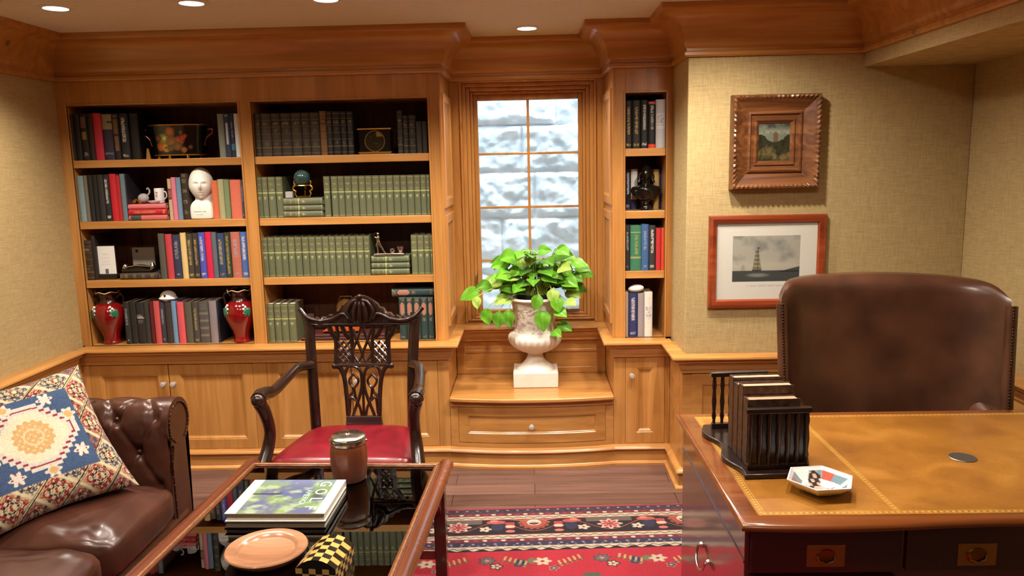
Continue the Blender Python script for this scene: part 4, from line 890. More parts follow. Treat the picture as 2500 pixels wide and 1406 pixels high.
# ================================================================== urn and plant
t = thing('urn', 'white carved marble urn on a square foot standing on the window seat', 'urn', (.017, 4.50, TOPZ+.001))
MB().prism(rrect(.262, .235, .004, 2), 0, .088).build('plinth', marble, t, smooth=20, bevel=.006)
MB().lathe([(.112, .088), (.106, .100), (.080, .118), (.056, .145), (.046, .168), (.046, .182), (.058, .190)], 40).build('stem', marble, t, smooth=50)
def gad(w, z): return 1+(.055*abs(math.cos(12*w))-.02 if .20 < z < .285 else 0)
MB().lathe([(.050, .186), (.088, .200), (.124, .222), (.148, .250), (.156, .275), (.158, .292), (.150, .303), (.136, .309), (.128, .318)], 120, wob=gad).build('gadrooned_bowl', marble, t, smooth=60)
def carv(w, z): return 1+.030*max(0, mnoise.noise((math.cos(w)*2.6, math.sin(w)*2.6, z*16)))*math.sin(pi*min(1, max(0, (z-.32)/.17)))
prof = [(.128, .316), (.120, .330)]+[(.118+.020*(i/12)**2, .335+.165*i/12) for i in range(13)]+[(.142, .503)]
MB().lathe(prof, 120, wob=carv).build('carved_body', urnm, t, smooth=60)
MB().lathe([(.136, .500), (.150, .506), (.156, .514), (.154, .522), (.146, .526), (.128, .522), (.124, .50), (.120, .40), (0, .39)], 48, wob=lambda w, z: 1+.012*math.sin(24*w)).build('rim', marble, t, smooth=50)
URN = Vector((.017, 4.50, TOPZ)); 
pt = thing('potted_plant', 'trailing green pothos plant in a dark pot inside the marble urn', 'plant', (URN.x, URN.y, URN.z+.395))
MB().lathe([(0, 0), (.085, 0), (.105, .14), (.108, .15), (.100, .15), (.098, .135), (0, .13)], 28).build('pot', blackm, pt, smooth=40)
leaves = [(1240, 630, 62, 0), (1285, 645, 45, 1), (1200, 690, 55, 1), (1225, 675, 50, 0), (1145, 722, 56, 2), (1180, 700, 50, 0), (1225, 735, 50, 1), (1190, 775, 44, 3), (1218, 782, 42, 3), (1243, 780, 46, 3), (1300, 625, 48, 0), (1300, 670, 60, 1), (1345, 680, 48, 2), (1375, 622, 62, 0), (1340, 640, 44, 1), (1350, 650, 40, 1), (1380, 655, 46, 0), (1405, 680, 52, 1),
          (1430, 668, 50, 2), (1395, 700, 50, 1), (1415, 705, 46, 2), (1370, 690, 46, 0), (1325, 785, 56, 3), (1370, 765, 42, 2), (1380, 800, 44, 2), (1400, 720, 44, 1), (1350, 725, 40, 3), (1330, 700, 50, 0), (1285, 690, 46, 1), (1260, 660, 46, 0), (1330, 612, 40, 0), (1215, 640, 40, 0), (1255, 700, 44, 2), (1310, 740, 42, 3), (1165, 740, 34, 3), (1360, 745, 44, 3), (1395, 740, 36, 1), (1325, 655, 44, 1), (1365, 670, 44, 2), (1270, 625, 38, 1), (1235, 715, 40, 1), (1290, 612, 34, 0), (1415, 645, 40, 1), (1275, 715, 40, 2), (1360, 815, 34, 2)]
_r = random.Random(21)
for a_, b_, sx_, sy_, n_ in ((1235, 680, 55, 38, 16), (1350, 660, 75, 45, 26), (1290, 650, 45, 35, 10), (1330, 760, 40, 25, 4)):
    leaves += [(a_+_r.gauss(0, sx_*.6), b_+_r.gauss(0, sy_*.6), _r.uniform(34, 52), _r.choice((0, 1, 1, 2))) for _ in range(n_)]
mb = MB(); cols = []; stems = MB(); rs = random.Random(11); toW = lambda p: (p[0]-pt.location.x, p[1]-pt.location.y, p[2]-pt.location.z)
for px_, py_, sz, kind in leaves:
    dpt = rs.uniform(-.16, .12) if kind != 3 else rs.uniform(-.20, -.13)
    c = at(px_, py_, Y=URN.y+dpt); s_ = sz*.92/FPX*c.y
    # leaf frame: tip direction and normal
    out = Vector((c.x-URN.x, dpt*.6-.05, 0)); out = out.normalized() if out.length > .01 else Vector((0, -1, 0))
    if kind == 3: tip = Vector((rs.uniform(-.25, .25), -.15, -1)); nor = Vector((out.x*.5, -1, .1))
    elif kind == 2: tip = out+Vector((0, 0, -.35)); nor = Vector((-.1, -.65, .75))
    elif kind == 1: tip = out+Vector((0, -.2, -.25)); nor = Vector((out.x*.2, -.75, .65))
    else: tip = out*.8+Vector((0, -.3, .05)); nor = Vector((out.x*.25, -.9, .45))
    tip.normalize(); nor = (nor-tip*nor.dot(tip)).normalized(); sd = tip.cross(nor)
    base_c = np.array(C3((112, 182, 48)))*rs.uniform(.55, 1.25)
    if rs.random() < .2: base_c = np.array(C3((170, 205, 96)))
    n0 = len(mb.v); wd = rs.uniform(.40, .48)
    def lf(u, v):
        w = wd*(math.sin(pi*u**.62))**.85 if 0 < u < 1 else 0
        q = (v-.5)*2; lobe = .10*math.exp(-((abs(q)-.7)/.3)**2)*max(0, 1-u*5)
        yv = u-.15-lobe; P = tip*(yv*s_)+sd*(q*w*s_)+nor*(s_*(.16*abs(q)*w*2-.18*(u-.3)**2+.03*math.sin(6*u+q*3)))
        return toW(c-tip*(s_*.35)+P)
    mb.grid(lf, 12, 8)
    for j in range(9):
        for i in range(13):
            q = abs(j-4)/4; k = 1.18 if j == 4 else 1-.08*(i % 2)
            cols.append(base_c*k*(.92+.16*mnoise.noise((c.x*9+i*.4, j*.5, c.z*7))))
    bp = c-tip*(s_*.5); r0 = URN+Vector((max(-.07, min(.07, (c.x-URN.x)*.4)), -.03, .53)); up = max(.02, .10 if bp.z > r0.z else .05)
    stems.tube(bez(toW(r0), toW(r0+Vector((0, 0, up))), toW(Vector(((bp.x*2+r0.x)/3, (bp.y*2+r0.y)/3, max(bp.z, r0.z)+up*.6))), toW(bp), 10), .0022, 6)
mb.build('foliage', leafg, pt, smooth=70, cols=np.array(cols), recalc=False)
stems.build('stems', stem_m, pt, smooth=60)
# ================================================================== pictures
def picture(name, label, X0, X1, Z0, Z1, loops, mat, ins, depth, paint, nu, nv, pmat, carve=0):
    t = thing(name, label, 'picture', ((X0+X1)/2, YRW-.001, (Z0+Z1)/2)); w, h = X1-X0, Z1-Z0
    mb = MB(); k = 60 if carve else 1
    L0 = [(0, 0)]+loops
    n = 4*k
    mb.panel((-w/2, 0, -h/2), (1, 0, 0), (0, 0, 1), (0, -1, 0), w, h, L0, k=k) if not carve else None
    if carve:
        vs = []
        for ii, (i_, o_) in enumerate(L0):
            per = []
            x0, x1, z0, z1 = -w/2+i_, w/2-i_, -h/2+i_, h/2-i_
            for a, b in (((x0, z0), (x1, z0)), ((x1, z0), (x1, z1)), ((x1, z1), (x0, z1)), ((x0, z1), (x0, z0))):
                for q in range(k):
                    f = q/k; dd = carve*(.5+.5*math.sin(q*1.9+ii))*(1 if ii in (2, 3) else 0); e = .0035*math.sin(q*2.3) if ii in (1, 2) else 0
                    per.append((a[0]+(b[0]-a[0])*f, -(o_+dd), a[1]+(b[1]-a[1])*f+e*0))
            vs += per
        nL = len(L0); f = [(i*n+j, i*n+(j+1) % n, (i+1)*n+(j+1) % n, (i+1)*n+j) for i in range(nL-1) for j in range(n)]
        mb.add(vs, f)
    fr = mb.build('frame', mat, t, smooth=30)
    MB().box(-w/2+.004, w/2-.004, -.004, 0, -h/2+.004, h/2-.004).build('backing', blackm, t, smooth=0)
    iw, ih = w-2*ins, h-2*ins
    g = MB().grid(lambda u, v: ((u-.5)*iw, -depth, (v-.5)*ih), nu, nv)
    U, V = np.meshgrid(np.linspace(0, 1, nu+1), np.linspace(0, 1, nv+1)); g.build('painting', pmat, t, smooth=0, cols=paint(U, V).reshape(-1, 3), recalc=False)
    return t, iw, ih
def fbm(U, V, s, seed=0, o=4):
    return np.vectorize(lambda a, b: mnoise.fractal((a*s, b*s, seed), .9, 2.0, o))(U, V)
def mixc(A, c, m): return A*(1-m[..., None])+C3(c)*m[..., None]
def landscape(U, V):
    n = fbm(U, V, 4, 1); A = np.full(U.shape+(3,), C3((104, 110, 96)))
    A = mixc(A, (150, 150, 134), np.clip(n*1.2+.3-abs(V-.72)*2, 0, 1)); A = mixc(A, (58, 62, 56), np.clip((V-.82)*6+n, 0, 1))
    hill = V < .60+.10*np.sin(U*7+1)+.06*n; A = mixc(A, (38, 40, 22), hill*.95)
    A = mixc(A, (92, 64, 44), ((abs(U-.55) < .07) & (V > .5) & (V < .78-.5*abs(U-.55)))*.8)
    A = mixc(A, (112, 96, 62), np.clip((.16-abs(V-.14-.06*np.sin(U*6)))*8+n, 0, 1)*hill*.7); A = mixc(A, (24, 26, 16), np.clip(fbm(U, V, 7, 4)*2, 0, 1)*hill*.6); return A
gilt = wood('gilt_carved_frame', 'x', C(70, 38, 20), C(104, 62, 32), C(134, 86, 46), rough=.4, coat=.2, knots=False, grain=2)
picture('framed_painting', 'small dark landscape painting in a heavy carved gilt wood frame, upper on the wall', .992, 1.420, 1.556, 2.012,
        [(0, .050), (.006, .060), (.014, .062), (.026, .056), (.032, .050), (.040, .046), (.070, .026), (.078, .024), (.084, .032), (.092, .034), (.097, .028), (.100, .024), (.112, .022), (.118, .028), (.124, .028), (.138, .016)], gilt, .137, .014, landscape, 60, 70, glossp, carve=.008)
cherry = wood('cherry_frame', 'x', C(116, 46, 22), C(142, 62, 32), C(164, 80, 44), rough=.3, coat=.4, knots=False)
def ship(U, V):
    A = np.full(U.shape+(3,), C3((206, 204, 194))); px0, px1, py0, py1 = .155, .835, .235, .845
    u, v = (U-px0)/(px1-px0), (V-py0)/(py1-py0); ins = (u > 0) & (u < 1) & (v > 0) & (v < 1); n = fbm(U, V, 5, 2)
    P = np.full(U.shape+(3,), C3((158, 156, 144))); P = mixc(P, (124, 126, 120), np.clip(n*1.3+(v-.6), 0, 1)); P = mixc(P, (182, 178, 160), np.clip(.5-abs(v-.35)*3, 0, 1))
    sea = v < .235; P = mixc(P, (44, 52, 50), sea*.95); P = mixc(P, (140, 142, 134), np.clip(.8-((u-.38)/.22)**2-((v-.14)/.06)**2, 0, 1)*.8)
    P = mixc(P, (34, 38, 34), ((v < .235+.09*np.clip((u-.75)*4, 0, 1)) & (v > .2) & (u > .7))*.9)
    su = (u-.365)/.065; sail = (abs(su) < 1.05-.75*(v-.25)/.45) & (v > .25) & (v < .70)
    P = mixc(P, (120, 112, 78), sail*.7); P = mixc(P, (60, 58, 44), (sail & (np.sin(v*70) > .3))*.6); P = mixc(P, (50, 46, 36), ((abs(u-.375) < .004) & (v > .25) & (v < .76))*.9)
    P = mixc(P, (40, 34, 28), ((abs(su) < 1.1) & (abs(v-.245) < .022))*.9); P = mixc(P, (130, 126, 108), ((abs(u-.16) < .03-.06*(v-.24)) & (v > .24) & (v < .36))*.6); P = mixc(P, (70, 60, 44), ((abs(u-.385) < .02) & (abs(v-.735) < .012))*.9)
    A = np.where(ins[..., None], P, A)
    txt = (abs(V-.175) < .012) & (U > .3) & (U < .7) & (np.sin(U*380) > -.2); A = mixc(A, (150, 148, 142), txt*.6); return A
t, iw, ih = picture('framed_print', 'ship at sea print with white mount in a red cherry frame, below the gilt frame', .896, 1.482, .957, 1.427, [(0, .016), (.005, .024), (.018, .028), (.036, .022), (.042, .014), (.045, .008)], cherry, .044,   .0105, ship, 170, 130, printp)
# ================================================================== rug
RA = math.radians(2.3); RO = at(1300, 1241.5, Z=0)           # far edge of the rug
def rug_colour(a, t):
    """a along the far edge (m), t away from it (m)"""
    n = np.zeros(a.shape+(3,)); n[:] = C3((178, 40, 58)); rs = np.random.RandomState(3)
    def put(m, c, al=1): n[m] = n[m]*(1-al)+C3(c)*al
    put(t < .014, (184, 44, 60))
    for lo, hi, c in ((.014, .056, (56, 52, 70)), (.056, .090, (116, 46, 58)), (.126, .284, (34, 28, 36)), (.320, .354, (110, 46, 60)), (.354, .398, (54, 50, 78))): put((t >= lo) & (t < hi), c)
    def dots(tc, per, r, c, ph=0, ry=None):
        d = (np.mod(a+ph, per)-per/2); put((d/r)**2+((t-tc)/(ry or r))**2 < 1, c)
    dots(.028, .05, .007, (150, 140, 150)); dots(.044, .037, .006, (110, 58, 62), .02); dots(.073, .078, .011, (226, 200, 176), .0, .008); dots(.073, .078, .012, (150, 60, 66), .04, .009); dots(.062, .031, .005, (60, 58, 84))
    dots(.336, .085, .011, (226, 200, 176), .02, .008); dots(.336, .085, .012, (146, 64, 70), .06, .009); dots(.370, .05, .007, (150, 140, 150), .01); dots(.386, .04, .006, (120, 112, 120), .0)
    for c0 in (.108, .302, .413):
        put((abs(t-c0) < .018), (200, 186, 164)); zz = abs(np.mod(a, .05)/.05-.5)*.028-.007
        put(abs(t-c0-zz) < .0035, (96, 84, 74))
    put((t > .424+.008*np.sin(a*2*pi/.075)) & (t < .437), (30, 24, 34)); put(abs(t-.128) < .004, (150, 60, 66)); put(abs(t-.283) < .004, (150, 60, 66))
    def at_(ac, tc): return a-ac, t-tc
    def flower(ac, tc, R, petal, ring, core, k=8):
        x, y = at_(ac, tc); y = y*1.15; r = np.hypot(x, y); w = np.arctan2(y, x); rr = R*(.82+.18*np.cos(k*w))
        put(r < rr, ring); put(r < rr*.72, petal); put((r < rr*.72) & (np.cos(k*w+pi) > .75) & (r > R*.2), ring); put(r < R*.22, core)
    for q in range(-4, 6):
        A0 = -.36+q*.72; F0 = A0+.36
        x, y = at_(A0, .195); put((abs(x) < .11) & (abs(y+.045) < .022), (112, 100, 92), .8)
        flower(A0, .20, .062, (184, 50, 64), (206, 180, 166), (120, 90, 80))
        x, y = at_(F0, .165); r = np.hypot(x, y*1.1); w = np.arctan2(y, x); put((r < .078*(.93+.07*np.cos(14*w))) & (y > -.02), (168, 82, 66)); put((abs(r-.062) < .004) & (y > 0), (120, 60, 58)); put(r < .034, (222, 198, 180)); put((r < .026) & (y > .004), (44, 44, 70)); put(r < .009, (200, 120, 100))
        for s_ in (-1, 1):
            flower(A0+s_*.128, .225, .032, (222, 200, 180), (200, 180, 160), (90, 50, 56), 5)
            x, y = at_(A0+s_*.185, .20); put((x/.03)**2+(y/.045)**2 < 1, (50, 48, 76)); x, y = at_(A0+s_*.178, .155); put((x/.045)**2+(y/.018)**2 < 1, (178, 90, 84)); put(((x+s_*.01)/.02)**2+((y+.012)/.012)**2 < 1, (206, 130, 112))
            x, y = at_(F0+s_*.115, .19); put((abs(x) < .020) & (abs(y) < .030), (178, 70, 70)); put(((x)/.024)**2+((y-.012)/.013)**2 < 1, (222, 190, 170)); put((x/.022)**2+((y-.06)/.013)**2 < 1, (198, 116, 108))
            x, y = at_(F0+s_*.055, .142); put((abs(y+.25*abs(x)) < .006) & (abs(x) < .06), (170, 110, 96))
    # field
    fld = t > .437
    for q in range(-4, 6):
        for rrow in range(5):
            A0 = q*.50+.25*(rrow % 2)+.02; T0 = .535+rrow*.30
            flower(A0, T0, .042, (206, 192, 164), (196, 170, 150), (150, 44, 56), 6); flower(A0+.045, T0+.06, .026, (60, 66, 96), (160, 120, 110), (200, 170, 150), 5)
            for s_ in (-1, 1):
                for k in range(5):
                    x, y = at_(A0+s_*(.075+.022*k), T0-.012*k+.02); put((abs(x-.25*s_*y) < .005) & (abs(y) < .022), (186, 160, 110))
                x, y = at_(A0+s_*.12, T0+.012); put((abs(y+s_*x*.5) < .0045) & (abs(x) < .065), (90, 84, 60))
            flower(A0+.26, T0-.015, .044, (110, 104, 100), (70, 68, 76), (200, 130, 120), 7); flower(A0+.30, T0+.035, .034, (200, 190, 160), (50, 52, 60), (170, 60, 60), 5)
            x, y = at_(A0+.40, T0+.01); put((x/.028)**2+(y/.032)**2 < 1, (46, 56, 92)); x, y = at_(A0+.455, T0-.005); put((abs(x)+abs(y)*1.3 < .036), (112, 110, 84)); x, y = at_(A0+.20, T0+.12); put((x/.04)**2+(y/.016)**2 < 1, (76, 92, 76))
    n[fld] *= (1-.10*np.clip(np.sin(a[fld]*9+3)*np.sin(t[fld]*4), 0, 1))[:, None]
    x = np.mod(a+.36, .72)-.36; put((abs(t-.205-.045*np.cos(a*2*pi/.36)) < .0035) & (t > .13) & (t < .28) & (n.sum(-1) < .08), (150, 84, 74))
    return n*.80*(.82+.3*rs.rand(*a.shape)[..., None])
aa = np.concatenate([np.linspace(-1.95, -1.05, 60), np.linspace(-1.045, .75, 600), np.linspace(.76, 1.25, 40)]); tt = np.concatenate([np.linspace(0, .70, 240), np.linspace(.71, 3.2, 160)])
Ag, Tg = np.meshgrid(aa, tt); ca, sa = math.cos(RA), math.sin(RA)
Xg = RO.x+Ag*ca+Tg*sa; Yg = RO.y+Ag*sa-Tg*ca; Zg = np.full(Ag.shape, .007); Zg[0] = Zg[-1] = .0005; Zg[:, 0] = Zg[:, -1] = .0005
mb = MB(); mb.v = list(zip(Xg.ravel().tolist(), Yg.ravel().tolist(), Zg.ravel().tolist())); nx, ny = len(aa), len(tt)
ii = (np.arange(ny-1)[:, None]*nx+np.arange(nx-1)[None]).ravel(); mb.f = list(zip(ii.tolist(), (ii+nx).tolist(), (ii+nx+1).tolist(), (ii+1).tolist())); mb.m = [0]*len(mb.f)
tag(mb.build('rug', rugp, smooth=60, cols=rug_colour(Ag, Tg).reshape(-1, 3), recalc=False), 'red patterned wool rug with dark flowered border on the plank floor', 'rug')
# ================================================================== carved armchair
ch = thing('carved_armchair', 'dark carved wooden armchair with pierced back and red leather seat', 'chair', (-.83, 3.37, 0), -.02)
def blob_seat(u, v):
    a, b = u*2-1, v*2-1; y = b*.235; hw = .285+(-b)*.040; k = 1-.05*abs(a)**6*abs(b)**6*2
    z = .452+.040*((1-abs(a)**3.2)*(1-abs(b)**3.2))**.45 if abs(a) < 1 and abs(b) < 1 else .452
    return (a*hw*k, y*k-(.015*(1-a*a) if b < 0 else 0)*abs(b), z)
MB().grid(blob_seat, 30, 26).build('seat', lred, ch, smooth=60)
m = MB(); fr = [(-.325, -.235), (.325, -.235), (.245, .235), (-.245, .235)]
m.prism([(-.322, -.248), (0, -.262), (.322, -.248), (.246, .236), (-.246, .236)], .375, .453); m.build('seat_frame', walnut, ch, smooth=20, bevel=.005)
def carved_tube(m, pts, rad, n=10, amp=.12, f=40):
    P = spline(pts, 8); R = []
    kx = len(P)
    for i in range(kx):
        t = i/(kx-1)*(len(rad)-1); j = min(int(t), len(rad)-2); r = rad[j]*(1-(t-j))+rad[j+1]*(t-j); R.append(r*(1+amp*math.sin(i*f/kx*2*pi)))
    return m.tube(P, R, n)
for s_ in (-1, 1):
    m = MB().tube(spline([(s_*.238, .235, .40), (s_*.240, .240, .55), (s_*.246, .255, .75), (s_*.256, .285, .93), (s_*.262, .305, 1.005)], 6), [(.017, .026)]*25, 8, up=(0, 1, 0))
    m.build('back_post', walnut, ch, smooth=50)
    m = MB(); carved_tube(m, [(s_*.246, .250, .765), (s_*.290, .17, .770), (s_*.312, .06, .745), (s_*.325, -.06, .728), (s_*.338, -.16, .742), (s_*.338, -.215, .735)], [.022, .026, .025, .024, .028, .033]); m.ball((s_*.338, -.215, .732), .031, 12, 10); m.build('arm', walnut, ch, smooth=60)
    m = MB(); carved_tube(m, [(s_*.336, -.205, .715), (s_*.322, -.185, .66), (s_*.318, -.160, .58), (s_*.326, -.170, .51), (s_*.340, -.225, .43), (s_*.338, -.245, .40)], [.029, .028, .026, .027, .029, .027], amp=.05); m.build('arm_support', walnut, ch, smooth=60)
    m = MB(); carved_tube(m, [(s_*.295, -.235, .42), (s_*.312, -.262, .36), (s_*.298, -.245, .22), (s_*.290, -.235, .09), (s_*.298, -.255, .03)], [.036, .038, .024, .017, .028], amp=0); m.ball((s_*.298, -.258, .030), .029, 12, 10); m.build('leg', walnut, ch, smooth=60)
    m = MB(); m.tube([(s_*.238, .235, .41), (s_*.236, .25, .22), (s_*.238, .30, .0)], [.024, .021, .020], 8); m.build('leg', walnut, ch, smooth=50)
# back plane: local x, height z -> y on the raked back
def bk_y(z): return .240+.065*max(0, (z-.5)/.5)**1.3
def strap(m, pts, w=.0075, d=.007, n=6):
    w *= 1.2
    P = spline([(x, bk_y(z), z) for x, z in pts], 6) if len(pts) > 2 else [(x, bk_y(z), z) for x, z in pts]
    return m.tube(P, [(d, w)]*len(P), n, up=(0, 1, 0))
m = MB()
top = spline([(-.292, 1.028), (-.270, 1.000), (-.215, .985), (-.150, 1.000), (-.105, 1.030), (-.070, 1.062), (-.030, 1.088), (0, 1.094), (.030, 1.088), (.070, 1.062), (.105, 1.030), (.150, 1.000), (.215, .985), (.270, 1.000), (.292, 1.028)], 6)
bot = [(x, .955-.012*math.cos(x*6)+(0.05 if abs(x) > .27 else 0)) for x, z in top]
vs = []
for (x, z), (x2, z2) in zip(top, bot):
    e = .006*math.sin(x*190)*(1 if .08 < abs(x) < .25 else 0); y = bk_y(.98)
    for yy, zz in ((y-.020, z2), (y-.024+.01*math.sin(x*40), (z+z2)/2), (y-.018, z+e), (y+.012, z+e), (y+.014, z2)): vs.append((x, yy, zz))
nP = len(top); f = [(i*5+j, i*5+(j+1) % 5, (i+1)*5+(j+1) % 5, (i+1)*5+j) for i in range(nP-1) for j in range(5)]+[(0, 1, 2, 3, 4), tuple((nP-1)*5+j for j in range(5))]
m.add(vs, f); y = bk_y(.98)-.024
for s_ in (-1, 1):
    m.tube(spline([(s_*.30, y+.012, 1.034), (s_*.26, y, .992), (s_*.20, y, .975), (s_*.14, y-.004, .985), (s_*.085, y-.008, 1.010), (s_*.06, y-.010, .985)], 6), [.012]*8+[.010]*10+[.008]*13, 8); m.tube(spline([(s_*.04, y-.004, .975), (s_*.062, y-.012, 1.02), (s_*.040, y-.012, 1.065), (s_*.012, y-.012, 1.078)], 6), .009, 8)
for k in (-1, 0, 1): m.tube(spline([(k*.028, y-.010, .972), (k*.030, y-.016, 1.01), (k*.016, y-.014, 1.07)], 5), [.010]*10+[.005], 8)
m.ball((0, y-.006, 1.094), .011, 10, 8).tube([(-.24, bk_y(.95)-.016, .957), (.24, bk_y(.95)-.016, .957)], .006, 8)
m.build('crest_rail', walnut, ch, smooth=50)
m = MB()
for s_ in (-1, 1):
    strap(m, [(s_*.165, .955), (s_*.150, .915), (s_*.128, .880), (s_*.128, .80), (s_*.128, .765)], .011, .009)
    strap(m, [(s_*.140, .752), (s_*.112, .745), (s_*.092, .700), (s_*.082, .62), (s_*.076, .51)], .010, .009); m.ball((s_*.140, bk_y(.752), .752), .014, 10, 8, sy=.7)
    strap(m, [(s_*.058, .955), (s_*.050, .86), (s_*.050, .762)], .009)
    for q in range(3):
        z0 = .872-.034*q
        strap(m, [(s_*.058, z0), (s_*.089, z0-.034)], .0055); strap(m, [(s_*.089, z0), (s_*.120, z0-.034)], .0055); strap(m, [(s_*.058, z0-.034), (s_*.089, z0)], .0055); strap(m, [(s_*.089, z0-.034), (s_*.120, z0)], .0055)
    strap(m, [(s_*.060, .762), (s_*.064, .80), (s_*.089, .822), (s_*.114, .80), (s_*.118, .762)], .006)
    strap(m, [(s_*.100, .945), (s_*.080, .905), (s_*.060, .885)], .010); strap(m, [(s_*.125, .945), (s_*.118, .90), (s_*.122, .87)], .008)
    strap(m, [(s_*.002, .95), (s_*.020, .89), (s_*.046, .82), (s_*.012, .762)], .0065); strap(m, [(s_*.046, .93), (s_*.020, .86), (s_*.002, .81), (s_*.024, .765)], .0065)
    strap(m, [(s_*.090, .70), (s_*.075, .745), (s_*.045, .752), (s_*.012, .73), (s_*.006, .66), (s_*.020, .60), (s_*.046, .53), (s_*.052, .51)], .007)
    strap(m, [(s_*.045, .715), (s_*.022, .682), (s_*.045, .648), (s_*.068, .682), (s_*.045, .715)], .0055)
    strap(m, [(s_*.080, .60), (s_*.052, .625), (s_*.045, .648)], .006); strap(m, [(s_*.045, .65), (s_*.038, .60), (s_*.018, .55), (s_*.010, .51)], .006); strap(m, [(s_*.006, .64), (s_*.030, .585), (s_*.060, .60), (s_*.070, .52)], .006)
for z, w in ((.757, .140), (.762, .128), (.505, .088)): strap(m, [(-w, z), (0, z-.001), (w, z)], .006, .009)
strap(m, [(0, .66), (0, .58), (0, .51)], .006)
m.prism([(-.092, .452), (.092, .452), (.084, .508), (-.084, .508)], .232, .252, 'y')
m.build('splat', walnut, ch, smooth=50)
# ================================================================== coffee table
TZ = .500; tb = thing('coffee_table', 'carved wooden coffee table with glass top, in front of the red seated chair', 'table', (-.800, 2.42, 0), -.042)
hx, hy = .422, .622
m = MB()
ring(m, -hx+.028, hx-.028, 0, 0, 0, 0, 0, 0) if False else None
for a, b, c, d in ((-hx+.03, -hx+.052, -hy+.03, hy-.03), (hx-.052, hx-.03, -hy+.03, hy-.03), (-hx+.052, hx-.052, -hy+.03, -hy+.052), (-hx+.052, hx-.052, hy-.052, hy-.03)): m.box(a, b, c, d, TZ-.03, TZ+.004)
m.build('top_frame', mahogY, tb, smooth=0, bevel=.003)
bead = simple('worn_gilt_bead', C(150, 104, 66), .3, metal=.4, coat=.4, noise=.3, nscale=60)
m = MB()
q = [(-hx+.040, -hy+.04), (hx-.040, -hy+.04), (hx-.040, hy-.04), (-hx+.040, hy-.04)]
for i in range(4): m.tube([(*q[i], TZ+.004), (*q[(i+1) % 4], TZ+.004)], .006, 8)
m.build('bead', bead, tb, smooth=60)
def rail(p, d, ln):
    m = MB(); n = 90; P = []; R = []
    for i in range(n+1):
        t = i/n*ln; P.append(tuple(Vector(p)+Vector(d)*t)); s = min(t, ln-t)
        carve = 1
        if s < .20: carve = 1+.07*math.sin(s*2*pi/.026)*(1 if s > .10 or s < .05 else 0)
        if abs(t-ln/2) < .10: carve = 1+.07*math.sin(t*2*pi/.026)
        R.append((.022*carve, .030*carve))
    return m.tube(P, R, 12, up=(0, 0, 1))
for p, d, ln in (((-hx+.012, -hy-.02, TZ-.014), (0, 1, 0), 2*hy+.04), ((hx-.012, -hy-.02, TZ-.016), (0, 1, 0), 2*hy+.04), ((-hx-.0, -hy+.012, TZ-.024), (1, 0, 0), 2*hx), ((-hx-.0, hy-.012, TZ-.024), (1, 0, 0), 2*hx)):
    rail(p, d, ln).build('rail', mahogY, tb, smooth=50)
MB().box(-hx+.05, hx-.05, -hy+.05, hy-.05, TZ-.008, TZ-.001).build('glass_top', tabglass, tb, smooth=0)
for sx in (-1, 1):
    for sy in (-1, 1):
        x, y = sx*(hx-.035), sy*(hy-.045)
        MB().box(x-.024, x+.024, y-.024, y+.024, 0, TZ-.035).build('leg', mahogZ, tb, smooth=0, bevel=.004)
        MB().prism([(y-sy*.02, TZ-.05), (y-sy*.16, TZ-.05), (y-sy*.13, TZ-.075), (y-sy*.05, TZ-.16), (y-sy*.02, TZ-.20)], x-.010, x+.010, 'x').build('bracket', mahogY, tb, smooth=0, bevel=.003)
MB().box(-.36, .36, -.012, .012, .10, .14).build('stretcher', mahog, tb, smooth=0, bevel=.003)
for sy in (-1, 1): MB().box(-hx+.05, hx-.05, sy*(hy-.045)-.012, sy*(hy-.045)+.012, .10, .14).build('stretcher', mahog, tb, smooth=0, bevel=.003)
# things on the coffee table
TT = TZ+.0005
bl = thing('biscuit_barrel', 'round wooden biscuit barrel with silver lid, at the far end of the coffee table', 'barrel', (-.722, 2.862, TT))
MB().lathe([(0, 0), (.056, 0), (.062, .006), (.068, .04), (.072, .08), (.071, .12), (.066, .150), (.064, .152), (0, .152)], 40).build('body', oak, bl, smooth=50)
MB().lathe([(.0655, .148), (.069, .150), (.070, .166), (.068, .170), (.062, .170)], 40).build('rim', silver, bl, smooth=40)
MB().lathe([(.066, .171), (.067, .176), (.058, .182), (.030, .186), (.010, .187), (.008, .189), (0, .1895)], 40).build('lid', silver, bl, smooth=50)
MB().lathe([(0, 0), (.004, 0), (.003, .006), (.006, .010), (.004, .015), (0, .016)], 14, (0, 0, .188)).build('lid_knob', silver, bl, smooth=40)
for s_ in (-1, 1): MB().ball((s_*.071, 0, .158), .006, 10, 8).build('handle_mount', silver, bl, smooth=60)
def coffee_book(name, label, loc, w, h, th, rz, cover, paint=None):
    t = thing(name, label, 'book', loc, rz)
    MB().box(-w/2+.005, w/2-.005, -h/2+.005, h/2-.003, .0025, th-.0025).build('page_block', paper, t, smooth=0)
    MB().box(-w/2, w/2, -h/2, h/2, 0, .0025).box(-w/2, w/2, h/2-.003, h/2, .0025, th-.0025).box(-w/2, w/2, -h/2, h/2, th-.0025, th-.0003).build('cover', cover, t, smooth=0)
    if paint is not None:
        nu, nv = 120, 96; U, V = np.meshgrid(np.linspace(0, 1, nu+1), np.linspace(0, 1, nv+1))
        MB().grid(lambda u, v: ((u-.5)*w, (v-.5)*h, th), nu, nv).build('cover_picture', glossp, t, smooth=0, cols=paint(U, V).reshape(-1, 3), recalc=False)
    return t
coffee_book('black_book', 'large black book lying under the golf book on the glass table', (-.880, 2.592, TT), .350, .290, .022, -.02, blackg)
